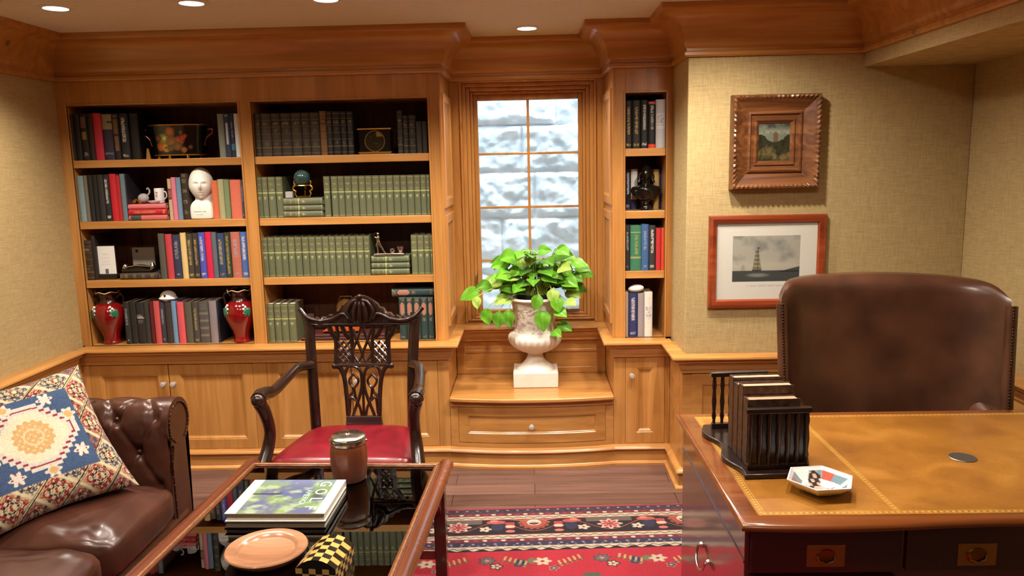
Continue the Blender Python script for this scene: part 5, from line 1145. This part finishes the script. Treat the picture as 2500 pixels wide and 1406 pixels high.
def golf(U, V):
    n = fbm(U, V, 3, 5); n2 = fbm(U, V, 6, 9); A = np.full(U.shape+(3,), C3((92, 98, 132))); A = mixc(A, (112, 138, 92), np.clip(n*2.4+.35, 0, 1)); A = mixc(A, (64, 76, 140), np.clip(1-abs(V-.58)*9+n, 0, 1)*((U > .38) & (U < .72))*.9)
    A = mixc(A, (160, 182, 140), np.clip(n2*2-.3+(.5-abs(V-.25)), 0, 1)*.7); A = mixc(A, (36, 40, 60), np.clip(1-((U-.80)/.09)**2-((V-.55)/.2)**2, 0, 1)*.8); A = mixc(A, (120, 130, 170), np.clip((V-.75)*3, 0, 1)*.7)
    A = mixc(A, (40, 42, 74), ((abs(V-.56) < .022) & (U < .42) & (U > .08))*.9); A = mixc(A, (238, 238, 238), ((U < .115) | (U > .905))*1.0); return A
gb = coffee_book('golf_book', 'large green and blue golf picture book with white edge bands on the coffee table', (-.880, 2.592, TT+.0225), .345, .283, .030, -.02, white, golf)
wt = white; gr = simple('title_green', C(170, 200, 180), .5)
for i, l_ in enumerate('GOLF'): text_mesh(l_, .060, 'title_letter', wt, gb, (.108, .100-.066*i, .0302), (0, 0, -pi/2))
text_mesh('IN', .020, 'title_word', gr, gb, (.076, .100, .0302), (0, 0, -pi/2)); text_mesh('AMERICA', .030, 'title_word', gr, gb, (.066, -.015, .0302), (0, 0, -pi/2))
pl = thing('wooden_plate', 'round turned wooden plate nearest the camera on the glass table', 'plate', (-.845, 2.255, TT))
MB().lathe([(0, 0), (.095, 0), (.110, .010), (.122, .022), (.127, .030), (.124, .034), (.098, .033), (.093, .030), (.086, .022), (.05, .016), (0, .015)], 56).build('dish', maple, pl, smooth=35)
cbx = thing('checkered_box', 'small black and yellow checkered box with domed lid beside the wooden plate', 'box', (-.635, 2.165, TT), -.10)
CW, CD = .122, .160
mb = MB(); cols = []
def dome(u, v):
    x = (u-.5)*CW; s = (u-.5)*2; return (x, (v-.5)*CD, .050+.028*(1-abs(s)**2.2))
def chk(i, j): return C3((206, 166, 88)) if (i+j) % 2 else C3((20, 17, 16))
def quads(fn, nu, nv, par=0):
    for j in range(nv):
        for i in range(nu):
            b = len(mb.v); mb.add([fn(i/nu, j/nv), fn((i+1)/nu, j/nv), fn((i+1)/nu, (j+1)/nv), fn(i/nu, (j+1)/nv)], [(0, 1, 2, 3)]); cols.extend([chk(i, j+par)]*4)
quads(dome, 5, 7); quads(lambda u, v: ((u-.5)*CW, -CD/2, v*.05), 6, 3, 1); quads(lambda u, v: ((.5-u)*CW, CD/2, v*.05), 6, 3, 1); quads(lambda u, v: (CW/2, (u-.5)*CD, v*.05), 8, 3, 1); quads(lambda u, v: (-CW/2, (.5-u)*CD, v*.05), 8, 3, 1)
for sy in (-1, 1):
    b = len(mb.v); vs = [dome(i/6, 0 if sy < 0 else 1) for i in range(7)]; mb.add(vs+[(CW/2, sy*CD/2, .05), (-CW/2, sy*CD/2, .05)], [tuple(range(9))]); cols.extend([C3((20, 17, 16))]*9)
mb.build('box', lacq, cbx, smooth=40, cols=np.array(cols), recalc=False)
# ================================================================== leather sofa
sf = thing('sofa', 'brown buttoned leather sofa with rolled arms along the left wall', 'sofa', (-1.97, 2.1, 0))
def puff(x0, x1, y0, y1, z0, z1, r=.045, crown_=.03, wr=.010, seed=0):
    """a stuffed cushion"""
    def fn(u, v):
        a, b = 2*pi*u, pi*(v-.5); e1, e2 = .22, .34
        ca_, sa_ = math.cos(a), math.sin(a); cb, sb = math.cos(b), math.sin(b)
        sx = abs(ca_)**e1*(1 if ca_ >= 0 else -1); sy = abs(sa_)**e1*(1 if sa_ >= 0 else -1); cc = abs(cb)**e2; ss = abs(sb)**(e2*1.5)*(1 if sb >= 0 else -1)
        x, y, z = sx*cc, sy*cc, ss
        dz = crown_*(1-min(1, abs(x))**2)*(1-min(1, abs(y))**2) if z > 0 else 0
        X, Y = (x0+x1)/2+x*(x1-x0)/2, (y0+y1)/2+y*(y1-y0)/2
        w = wr*mnoise.fractal((X*7+seed, Y*9, z*2), .9, 2.1, 3)
        return (X, Y, (z0+z1)/2+z*(z1-z0)/2+dz+w)
    return MB().grid(fn, 96, 48, cu=True)
for i, (a, b) in enumerate(((2.428, 2.955), (1.905, 2.424), (1.380, 1.901))):
    cu = puff(-2.32, -1.445, a, b, .285, .470, seed=i*3.1).build('seat_cushion', lbrown, sf, True, smooth=70)
MB().box(-2.50, -1.475, 1.15, 3.10, .09, .29).build('base', lbrown, sf, True, smooth=20, bevel=.02)
AC, AR = (3.075, .672), .105                        # roll centre (Y,z) and radius of the far arm
def arm_prof(t):
    """arm section: up the inner face, over the roll and under it"""
    L1 = .30; L2 = AR*math.radians(290); s = t*(L1+L2)
    if s < L1: return AC[0]-AR+.0, .38+s*(AC[1]-.38)/L1, (-1, 0), s
    a = (s-L1)/AR; return AC[0]-AR*math.cos(a), AC[1]+AR*math.sin(a), (-math.cos(a), math.sin(a)), s
def tuft(x, s):
    px_, ps = .17, .15; d = 0; gx = x/px_; gs = (s-.05)/ps; bulge = 0
    for r in range(0, 4):
        o = .5*(r % 2)
        k = round(gx-o)+o
        dist = math.hypot((gx-k)*px_, (gs-r)*ps); d -= .026*math.exp(-(dist/.030)**2)
    p, q_ = (gx+gs*.5) % 1, (gx-gs*.5) % 1
    if -.2 < gs < 2.6: d -= .010*(math.exp(-(min(p, 1-p)/.07)**2)+math.exp(-(min(q_, 1-q_)/.07)**2))
    if gs > 2.2: d += .010*min(1, (gs-2.2)*2)*0
    return d
def arm_fn(u, v):
    x = -2.46+u*(2.46-1.490); y, z, n, s = arm_prof(v); d = tuft(x+2.46+.09, s)*min(1, (1-u)*12)*(1 if v < .78 else max(0, 1-(v-.78)*12))
    d -= .012*max(0, (u-.97)/.03)**2
    w = .003*mnoise.fractal((x*9, s*9, 1), .9, 2, 3)
    return (x, y+n[0]*(d+w), z+n[1]*(d+w))
def arm(name, mirror):
    mb = MB().grid(arm_fn, 130, 110); n0 = len(mb.v)
    mb.box(-2.46, -1.50, AC[0]-AR+.03, AC[0]+.05, .09, AC[1])
    if mirror: mb.v = [(x, 4.345-y, z) for x, y, z in mb.v]
    o = mb.build(name, lbrown, sf, True, smooth=70)
    # scroll front
    fr = MB(); pts = [(AC[0]+AR*.99*math.cos(a), AC[1]+AR*.99*math.sin(a)) for a in [math.radians(-60+i*12) for i in range(26)]]
    pts = pts+[(AC[0]-AR*.98, .40), (AC[0]-AR*.98, .09), (AC[0]+.06, .09), (AC[0]+.06, AC[1]-AR*.8)]
    if mirror: pts = [(4.345-a, b) for a, b in pts]
    fr.prism(pts, -1.508, -1.484, 'x'); fr.build('scroll_front', lbrown, o, True, smooth=40, bevel=.008)
    m = MB()
    for i in range(26):
        a = math.radians(-60+i*12); y, z = AC[0]+AR*.80*math.cos(a), AC[1]+AR*.80*math.sin(a); m.ball(((-1.482), 4.345-y if mirror else y, z), .005, 8, 6)
    for i in range(16): m.ball((-1.482, 4.345-(AC[0]-AR*.80) if mirror else AC[0]-AR*.80, .12+i*.034), .005, 8, 6)
    m.tube([(-1.482, 4.345-(AC[0]+AR*.80*math.cos(math.radians(-60+i*12))) if mirror else AC[0]+AR*.80*math.cos(math.radians(-60+i*12)), AC[1]+AR*.80*math.sin(math.radians(-60+i*12))) for i in range(21)]+[(-1.482, 4.345-(AC[0]-AR*.80) if mirror else AC[0]-AR*.80, z) for z in (.66, .12)], .003, 6)
    m.build('nail_trim', simple('aged_nail', C(70, 46, 30), .35, metal=.8) if 'aged_nail' not in bpy.data.materials else bpy.data.materials['aged_nail'], o, True, smooth=60)
    for r in range(3):
        for k in range(6):
            kk = k+.5*(r % 2); x = kk*.17-2.55; s = .05+r*.15; L1 = .30
            if not -2.40 < x < -1.50: continue
            t = s/(L1+AR*math.radians(290)); y, z, n, _ = arm_prof(t); y += n[0]*-.024; z += n[1]*-.024
            MB().ball((x, 4.345-y if mirror else y, z), .009, 10, 8).build('button', lbrown, o, True, smooth=60)
    return o
arm('arm', False); arm('arm', True)
def back_fn(u, v):
    yv = 1.27+u*(3.05-1.27); y, z, n, s = arm_prof(v); d = tuft(yv, s)*(1 if v < .78 else max(0, 1-(v-.78)*12)); off = y-AC[0]
    return (-2.455-off-n[0]*0+(-n[0])*d*1.0, yv, z+n[1]*d)
mb = MB().grid(back_fn, 150, 80); mb.box(-2.50, -2.38, 1.27, 3.05, .09, AC[1]); mb.build('back', lbrown, sf, True, smooth=70)
for x in (-2.42, -1.55):
    for y in (1.22, 3.05): MB().lathe([(0, 0), (.022, 0), (.034, .03), (.030, .07), (.036, .095), (0, .095)], 20, (x, y, 0)).build('leg', mahog, sf, True, smooth=40)
# ------------------------------------------------------------------ kilim pillow
A_ = at(335, 1182, Z=.505); e1 = Vector((-.60, -.80, -.06)).normalized(); e2 = Vector((-.72, .46, 1.0)); e2 = (e2-e1*e2.dot(e1)).normalized(); e3 = e1.cross(e2)*-1
if e3.y > 0: e3 = -e3
PS = .285; pc = A_+e1*PS*.98+e2*PS*.98
def pil(u, v, sgn):
    a, b = u*2-1, v*2-1; ia = a*(1-.11*(1-b*b)**1.0*abs(a)**2); ib = b*(1-.11*(1-a*a)*abs(b)**2)
    t = .085*((1-a**4)*(1-b**4))**.55*(1-.0*a); P = -e1*(ia*PS)+e2*(ib*PS)+e3*(sgn*t+.004*mnoise.noise((a*3, b*3, 1)))
    return tuple(P)
def kil(U, V):
    a, b = U*2-1, V*2-1; rs = np.random.RandomState(2); A = np.full(U.shape+(3,), C3((196, 174, 134)))
    def put(m, c, al=1.): A[m] = A[m]*(1-al)+C3(c)*al
    # border: diamonds, hooks and colour patches
    p, q = (a+b)*1.9, (a-b)*1.9; cell = (np.floor(p)*7+np.floor(q)*3).astype(int) % 5
    for k, c in ((0, (170, 140, 98)), (1, (206, 188, 152)), (2, (136, 120, 98)), (3, (150, 60, 62)), (4, (196, 160, 120))): put(cell == k, c, .75)
    fp, fq = p-np.floor(p), q-np.floor(q)
    dd = np.maximum(abs(fp-.5), abs(fq-.5)); tooth = .03*np.sign(np.sin(fp*26))*np.sign(np.sin(fq*26)); d2 = dd+tooth; odd = (cell % 2 == 0)
    put((d2 > .27) & (d2 < .37) & odd, (138, 38, 46)); put((d2 > .27) & (d2 < .37) & ~odd, (70, 74, 92)); put((d2 > .15) & (d2 < .22), (48, 36, 32)); put(d2 < .15, (214, 196, 158)); put(d2 < .07, (150, 48, 54)); put((d2 > .22) & (d2 < .27) & odd, (212, 198, 164))
    put((abs(fp-.5) < .05) & (dd > .36) & (dd < .44), (120, 40, 44)); put((abs(fq-.5) < .05) & (dd > .36) & (dd < .44), (60, 56, 66))
    put((np.minimum(fp, 1-fp) < .05), (214, 200, 166)); put((np.minimum(fq, 1-fq) < .05), (64, 50, 42)); put((np.minimum(fq, 1-fq) < .03) & (np.floor(q) % 2 == 0), (214, 200, 166))
    pan = (abs(a) < .62) & (abs(b) < .60); put(pan, (64, 84, 118)); put(pan & (rs.rand(*a.shape) < .25), (74, 96, 132))
    # stepped medallion
    def step(r): 
        x, y = abs(a+.0), abs(b-.02); sx = np.floor(x/.062)*.062; return (sx+y < r) & (x < r*.92) & (y < r*.78)
    put(step(.60) & pan, (210, 204, 194)); put(step(.535), (146, 44, 56)); put(step(.505), (206, 200, 190)); put(step(.45), (226, 214, 186))
    r = np.hypot(a, b-.02); w = np.arctan2(b-.02, a); put(r < .235*(1+.07*np.sin(16*w)), (206, 166, 112)); put((r < .2) & (np.sin(a*70)*np.sin(b*70) > .35), (222, 190, 146)); put((abs(r-.11) < .012), (222, 196, 156))
    for fx, fy, c in ((.50, .20, 0), (.46, -.34, 1), (.05, -.50, 0), (-.36, -.46, 1), (.30, .50, 1), (-.50, .30, 1), (-.52, -.12, 0), (-.2, .5, 0)):
        x, y = a-fx, b-fy; r = np.hypot(x, y); w = np.arctan2(y, x); put((r < .085*(1+.25*np.cos(6*w))) & pan, (220, 210, 194)); put((r < .05) & pan, (208, 168, 112) if c == 0 else (214, 206, 196)); put((abs(r-.062) < .014) & (np.cos(4*w) > .8) & pan, (150, 50, 60) if c else (210, 190, 160))
    return A*.84*(.85+.26*rs.rand(*a.shape)[..., None])
mb = MB(); nu = 190; U, V = np.meshgrid(np.linspace(0, 1, nu+1), np.linspace(0, 1, nu+1))
mb.grid(lambda u, v: pil(u, v, 1), nu, nu); c1 = kil(U, V).reshape(-1, 3); n1 = len(mb.v); mb.grid(lambda u, v: pil(u, v, -1), 30, 30); c2 = np.tile(C3((150, 60, 56)), (len(mb.v)-n1, 1))
pw = mb.build('pillow', kilim, smooth=70, cols=np.vstack([c1, c2]), recalc=False); pw.location = pc
tag(pw, 'large kilim pillow with blue medallion panel standing on the leather sofa', 'pillow')
# ================================================================== desk
dk = thing('desk', 'polished mahogany desk with tan leather top and brass handles', 'desk', (1.25, 2.345, 0))
DX0, DX1, DY0, DY1, DZ = .532, 1.985, 1.890, 2.800, .770
def desk_edge(o):
    n = 24; P = [(DX0+o+(DX1-DX0-2*o)*i/n, DY0+o-.012*math.sin(pi*2*min(1, i/n*1.6))*(1 if i/n*1.6 < 1 else 0)) for i in range(n+1)]
    return P+[(DX1-o, DY1-o), (DX0+o, DY1-o)]
m = MB(); LY = [(.010, DZ-.020), (.002, DZ-.018), (0, DZ-.012), (.002, DZ-.006), (.008, DZ-.001), (.014, DZ), (.060, DZ)]
vs = []; 
for o, z in LY: vs += [(x, y, z) for x, y in desk_edge(o)]
k = len(desk_edge(0)); f = [(i*k+j, i*k+(j+1) % k, (i+1)*k+(j+1) % k, (i+1)*k+j) for i in range(len(LY)-1) for j in range(k)]+[tuple(range(k-1, -1, -1)), tuple((len(LY)-1)*k+j for j in range(k))]
m.add(vs, f).build('top', mahogB, dk, True, smooth=40)
lx0, lx1, ly0, ly1 = DX0+.058, DX1-.058, DY0+.052, DY1-.045
MB().box(lx0, lx1, ly0, ly1, DZ-.002, DZ+.0008).build('leather_inset', dleather, dk, True, smooth=0)
gilt_l = simple('faded_gilt_tooling', C(204, 160, 76), .45, metal=.3)
m = MB(); zz = DZ+.0010
for a, b, c, d in ((lx0+.020, lx1-.02, ly0+.020, ly0+.0216), (lx0+.020, lx1-.02, ly1-.0216, ly1-.02), (lx0+.02, lx0+.0216, ly0+.02, ly1-.02), (.955, .9565, ly0+.02, ly1-.02), (.968, .9695, ly0+.02, ly1-.02), (lx0+.006, lx1, ly0+.006, ly0+.0072), (lx0+.006, lx1, ly1-.0072, ly1-.006), (lx0+.006, lx0+.0072, ly0, ly1)): m.box(a, b, c, d, DZ, zz)
x = lx0+.02
while x < lx1-.03:
    for yy in (ly0+.013, ly1-.013): m.add([(x, yy-.005, zz), (x+.006, yy, zz), (x, yy+.005, zz), (x-.006, yy, zz)], [(0, 1, 2, 3)])
    x += .016
y = ly0+.02
while y < ly1-.02:
    for xx in (lx0+.013, .9622): m.add([(xx-.005, y, zz), (xx, y+.006, zz), (xx+.005, y, zz), (xx, y-.006, zz)], [(0, 3, 2, 1)])
    y += .016
m.build('gilt_tooling', gilt_l, dk, True, smooth=0)
MB().box(DX0+.022, DX1-.022, DY0+.045, DY1-.03, 0, DZ-.020).box(DX0+.012, DX1-.012, DY0+.036, DY1-.02, .0, .08).build('carcass', mahogZ, dk, True, smooth=0, bevel=.003)
MB().box(DX0+.019, DX0+.0225, DY0+.045, DY1-.03, .640, .648).build('side_bead', mahog, dk, True, smooth=0)
def plate_handle(par, x, y, z, w=.100, h=.062):
    m = MB().box(x-w/2, x+w/2, y-.0015, y, z-h/2, z+h/2)
    for sx in (-1, 1):
        for sz in (-1, 1): m.ball((x+sx*(w/2-.005), y-.0015, z+sz*(h/2-.005)), .002, 6, 4)
    p = m.build('handle_plate', brass, par, True, smooth=30, bevel=.0006)
    m = MB().lathe([(.028, 0), (.025, .003), (.018, .0015), (0, .001)], 24); m.v = [(x+a, y-.0015-c, z+b*.8-.002) for a, b, c in m.v]; m.build('pull_cup', simple('shaded_brass', C(120, 90, 40), .3, metal=1) if 'shaded_brass' not in bpy.data.materials else bpy.data.materials['shaded_brass'], p, True, smooth=40)
    MB().tube([(x-.024, y-.004, z+.004), (x-.020, y-.007, z-.012), (x, y-.008, z-.020), (x+.020, y-.007, z-.012), (x+.024, y-.004, z+.004)], .0034, 8).build('ring_pull', brass, p, True, smooth=60)
    return p
yf = DY0+.045; h1, h2 = at(2016, 1357, Y=yf-.012), at(2386, 1349, Y=yf-.012); zd0, zd1 = h1.z-.046, DZ-.026
mid = at(2214, 1340, Y=yf-.012).x; wd_ = mid-(DX0+.05)
for i in range(3):
    a = DX0+.05+i*wd_ if i else DX0+.035; b = min(DX0+.05+(i+1)*wd_-.008, DX1-.035)
    d = MB().box(a, b, yf-.011, yf, zd0, zd1).build('drawer', mahogD, dk, True, smooth=0, bevel=.003)
    plate_handle(d, (h1.x, h2.x)[i] if i < 2 else (a+b)/2, yf-.011, h1.z)
for a, b in ((DX0+.035, .95), (1.56, DX1-.035)):
    for q in range(3):
        z1 = zd0-.012-q*.185; d = MB().box(a, b, yf-.011, yf, z1-.17, z1).build('drawer', mahogD, dk, True, smooth=0, bevel=.003)
        plate_handle(d, (a+b)/2, yf-.011, z1-.085)
hs = at(1712, 1330, X=DX0+.02); m = MB()
m.lathe([(0, 0), (.012, 0), (.009, .008), (0, .010)], 14); m.v = [(DX0+.022-c, hs.y+a, hs.z+b) for a, b, c in m.v]; n_ = len(m.v); m2 = MB().lathe([(0, 0), (.012, 0), (.009, .008), (0, .010)], 14); m2.v = [(DX0+.022-c, hs.y-.10+a, hs.z-.01+b) for a, b, c in m2.v]; m.add(m2.v, m2.f)
m.tube(spline([(DX0+.010, hs.y, hs.z), (DX0+.002, hs.y-.008, hs.z-.030), (DX0-.002, hs.y-.05, hs.z-.050), (DX0+.002, hs.y-.092, hs.z-.038), (DX0+.010, hs.y-.10, hs.z-.01)], 6), .0045, 8); m.build('side_handle', silver, dk, True, smooth=50)
gd = MB().lathe([(0, 0), (.038, 0), (.040, .001), (.038, .0022), (0, .0024)], 40).build('coaster', steel, smooth=30); gd.location = (at(2350, 1118, Z=DZ).x, at(2350, 1118, Z=DZ).y, DZ+.0012); tag(gd, 'flat dull metal disc lying on the tan leather desk top', 'coaster')
# ------------------------------------------------------------------ book rack on the desk
DT = DZ+.0014; rk = thing('book_rack', 'dark spindled wooden book rack holding old leather books on the desk', 'book rack', (.715, 2.405, DT), .05)
dwood = simple('ebonised_wood', C(30, 16, 13), .3, coat=.3, noise=.2)
def wav(n=40):
    P = []
    for i in range(n+1): t = i/n; P.append((-.118+.014*math.sin(t*4*pi+.6), -.225+.45*t))
    return P+[(-a, b) for a, b in P[::-1]]
MB().prism(wav(), 0, .016).build('base', dwood, rk, smooth=30, bevel=.004)
for sy, ht in ((-1, .205), (1, .215)):
    y = sy*.185; e = MB().box(-.098, .098, y-.012, y+.012, ht-.016, ht)
    MB().box(-.092, .092, y-.009, y+.009, .016, .034).build('foot_rail', dwood, rk, smooth=0, bevel=.003)
    if sy < 0: e.box(-.088, .088, y-.003, y+.006, .03, ht-.012)
    en = e.build('end_rail', dwood, rk, smooth=0, bevel=.003)
    for i in range(7):
        x = -.084+.028*i; MB().lathe([(.006, .03), (.005, .045), (.008, .06), (.0055, .075), (.0085, .11), (.0055, .15), (.008, .165), (.0055, ht-.014)], 12, (x, y-(.006 if sy < 0 else 0), 0)).build('spindle', dwood, en, smooth=50)
ob = [(-.145, .042, .208, (52, 30, 22), 'nearest'), (-.098, .040, .236, (70, 48, 32), 'second nearest'), (-.050, .042, .226, (60, 24, 20), 'third'), (-.003, .040, .236, (48, 30, 24), 'fourth')]
marb = simple('marbled_leather', C(66, 44, 30), .4, noise=.7, nscale=60)
for yc, th, h, c, nm in ob:
    o = MB().box(-.082, .072, -th/2, -th/2+.003, 0, h).box(-.082, .072, th/2-.003, th/2, 0, h).box(-.086, -.080, -th/2, th/2, 0, h).build('old_book', marb, smooth=0, bevel=.001)
    MB().box(-.080, .068, -th/2+.003, th/2-.003, .003, h-.004).build('page_block', simple('old_pages', C(190, 150, 120), .7) if 'old_pages' not in bpy.data.materials else bpy.data.materials['old_pages'], o, smooth=0)
    v = Vector((0, yc, .0168)); v.rotate(rk.rotation_euler); o.location = rk.location+v; o.rotation_euler = (0, 0, .05)
    tag(o, f'old marbled leather book standing in the desk rack, {nm} to the camera', 'book', 'old books in the desk rack')
bw = thing('bowl', 'small white porcelain bowl with hexagonal rim and painted inside on the desk', 'bowl', (.803, 2.090, DT), .1)
def hexr(a): return 1/max(abs(math.cos((a % (pi/3))-pi/6)), .866)*.90
mb = MB(); cols = []; prof = [(.0, .004), (.030, .005), (.060, .016), (.084, .036), (.088, .041), (.086, .042), (.092, .040), (.066, .014), (.040, .004), (.038, 0), (0, 0)]
pr2 = [(r_, float(np.interp(r_, [p_[0] for p_ in prof[:5]], [p_[1] for p_ in prof[:5]]))) for r_ in np.linspace(0, .088, 40)]
mb.lathe(pr2, 160, wob=lambda w, z: hexr(w), cap=False)
for x, y, z in mb.v:
    r = math.hypot(x, y)/hexr(math.atan2(y, x)); w = math.atan2(y, x); c = C3((240, 240, 238)); sec = int((w+pi)/(pi/6)) % 4
    if .052 < r < .080: c = C3(((122, 150, 166), (238, 236, 232), (122, 150, 166), (190, 96, 80))[sec])*(1 if math.sin(w*40)+math.sin(r*900) > -1.2 else .7)
    k_ = math.hypot(x-.012, y-.026)
    if k_ < .036+.010*math.sin(5*w+1): c = C3((62, 56, 50)) if math.sin(x*260+1)*math.sin(y*240) > -.15 else C3((206, 176, 160))
    if math.hypot(x-.008, y-.006) < .018: c = C3((222, 190, 176))
    cols.append(c)
mb.build('inner_glaze', lacq, bw, smooth=40, cols=np.array(cols), recalc=False)
MB().lathe([(.036, 0), (.038, .004), (.064, .014), (.088, .034), (.0925, .041), (.0880, .0415)], 60, wob=lambda w, z: hexr(w), cap=False).build('outer_shell', porc, bw, smooth=40)
# ------------------------------------------------------------------ desk chair
dc = thing('desk_chair', 'high backed brown leather desk chair with nailed wings behind the desk', 'chair', (1.445, 3.16, 0), -.16)
def ztop(u): return 1.222-.026*u*u-.050*max(0, (abs(u)-.86)/.14)**2.2
def backs(u, v, s):
    a = u*2-1; w = .398+.024*v; x = a*w; fwd = -.15*abs(a)**6-.02*abs(a)**2; z = .46+v*(ztop(a)-.46); rake = .10*(v-.2)
    edge = (1-abs(a)**10)*(1-max(0, (v-.93)/.07)**2)
    th = (.035+.035*math.sqrt(max(0, edge)))*s
    return (x*(1+.0), fwd+rake-th*(1 if s > 0 else 1)+0, z)
mb = MB().grid(lambda u, v: backs(u, v, 1), 60, 40); mb.grid(lambda u, v: backs(u, v, -1), 60, 40); n = 61
k0, k1 = 0, 61*41
rim = []
for j in range(40):
    for c in (0, 60): mb.f.append((j*n+c, (j+1)*n+c, k1+(j+1)*n+c, k1+j*n+c)); mb.m.append(0)
for i in range(60):
    for j in (0, 40): mb.f.append((j*n+i, j*n+i+1, k1+j*n+i+1, k1+j*n+i)); mb.m.append(0)
mb.build('back', lexec, dc, smooth=70)
for c in (0, 1):
    m = MB()
    band = []; roll = []
    for i in range(44):
        v = .22+.75*i/43; p = backs(c, v, 1); q_ = backs(c, v, -1); pn = ((p[0]+q_[0])/2, p[1]-.026, p[2]); roll.append((pn[0], p[1]-.004, pn[2])); band.append(pn); m.ball(pn, .0048, 8, 6)
    m.tube(band, .0026, 6); m.build('nail_trim', bpy.data.materials['aged_nail'], dc, smooth=60)
    MB().tube([(roll[0][0], roll[0][1], .46)]+roll, .022, 12).build('wing_roll', lexec, dc, smooth=60)
for s_ in (-1, 1):
    def armf(u, v):
        a = 2*pi*u; y = .0-.26*v; r = .060*(1-.25*v**4)
        return (s_*.350+r*.80*math.cos(a), y, .685-.04*v+r*math.sin(a)*1.5-.02)
    MB().grid(armf, 24, 14, cu=True).add([armf(i/24, 1) for i in range(24)], [tuple(range(24))]).box(s_*.350-.036, s_*.350+.036, -.24, 0, .45, .70).build('arm', lexec, dc, smooth=60)
puff(-.31, .31, -.28, .06, .40, .52, seed=5).build('seat', lexec, dc, smooth=70)
MB().box(-.36, .36, -.26, .04, .33, .41).build('seat_frame', mahog, dc, smooth=0, bevel=.01)
MB().lathe([(.035, .08), (.03, .12), (.03, .34), (.06, .345)], 20, (0, -.08, 0)).build('column', blackm, dc, smooth=40)
for k in range(5):
    a = 2*pi*k/5; MB().tube([(0, -.08, .10), (.2*math.cos(a), -.08+.2*math.sin(a), .055)], [.028, .018], 8).ball((.2*math.cos(a), -.08+.2*math.sin(a), .034), .026, 12, 8).build('leg', mahog, dc, smooth=40)
bpy.context.view_layer.update()
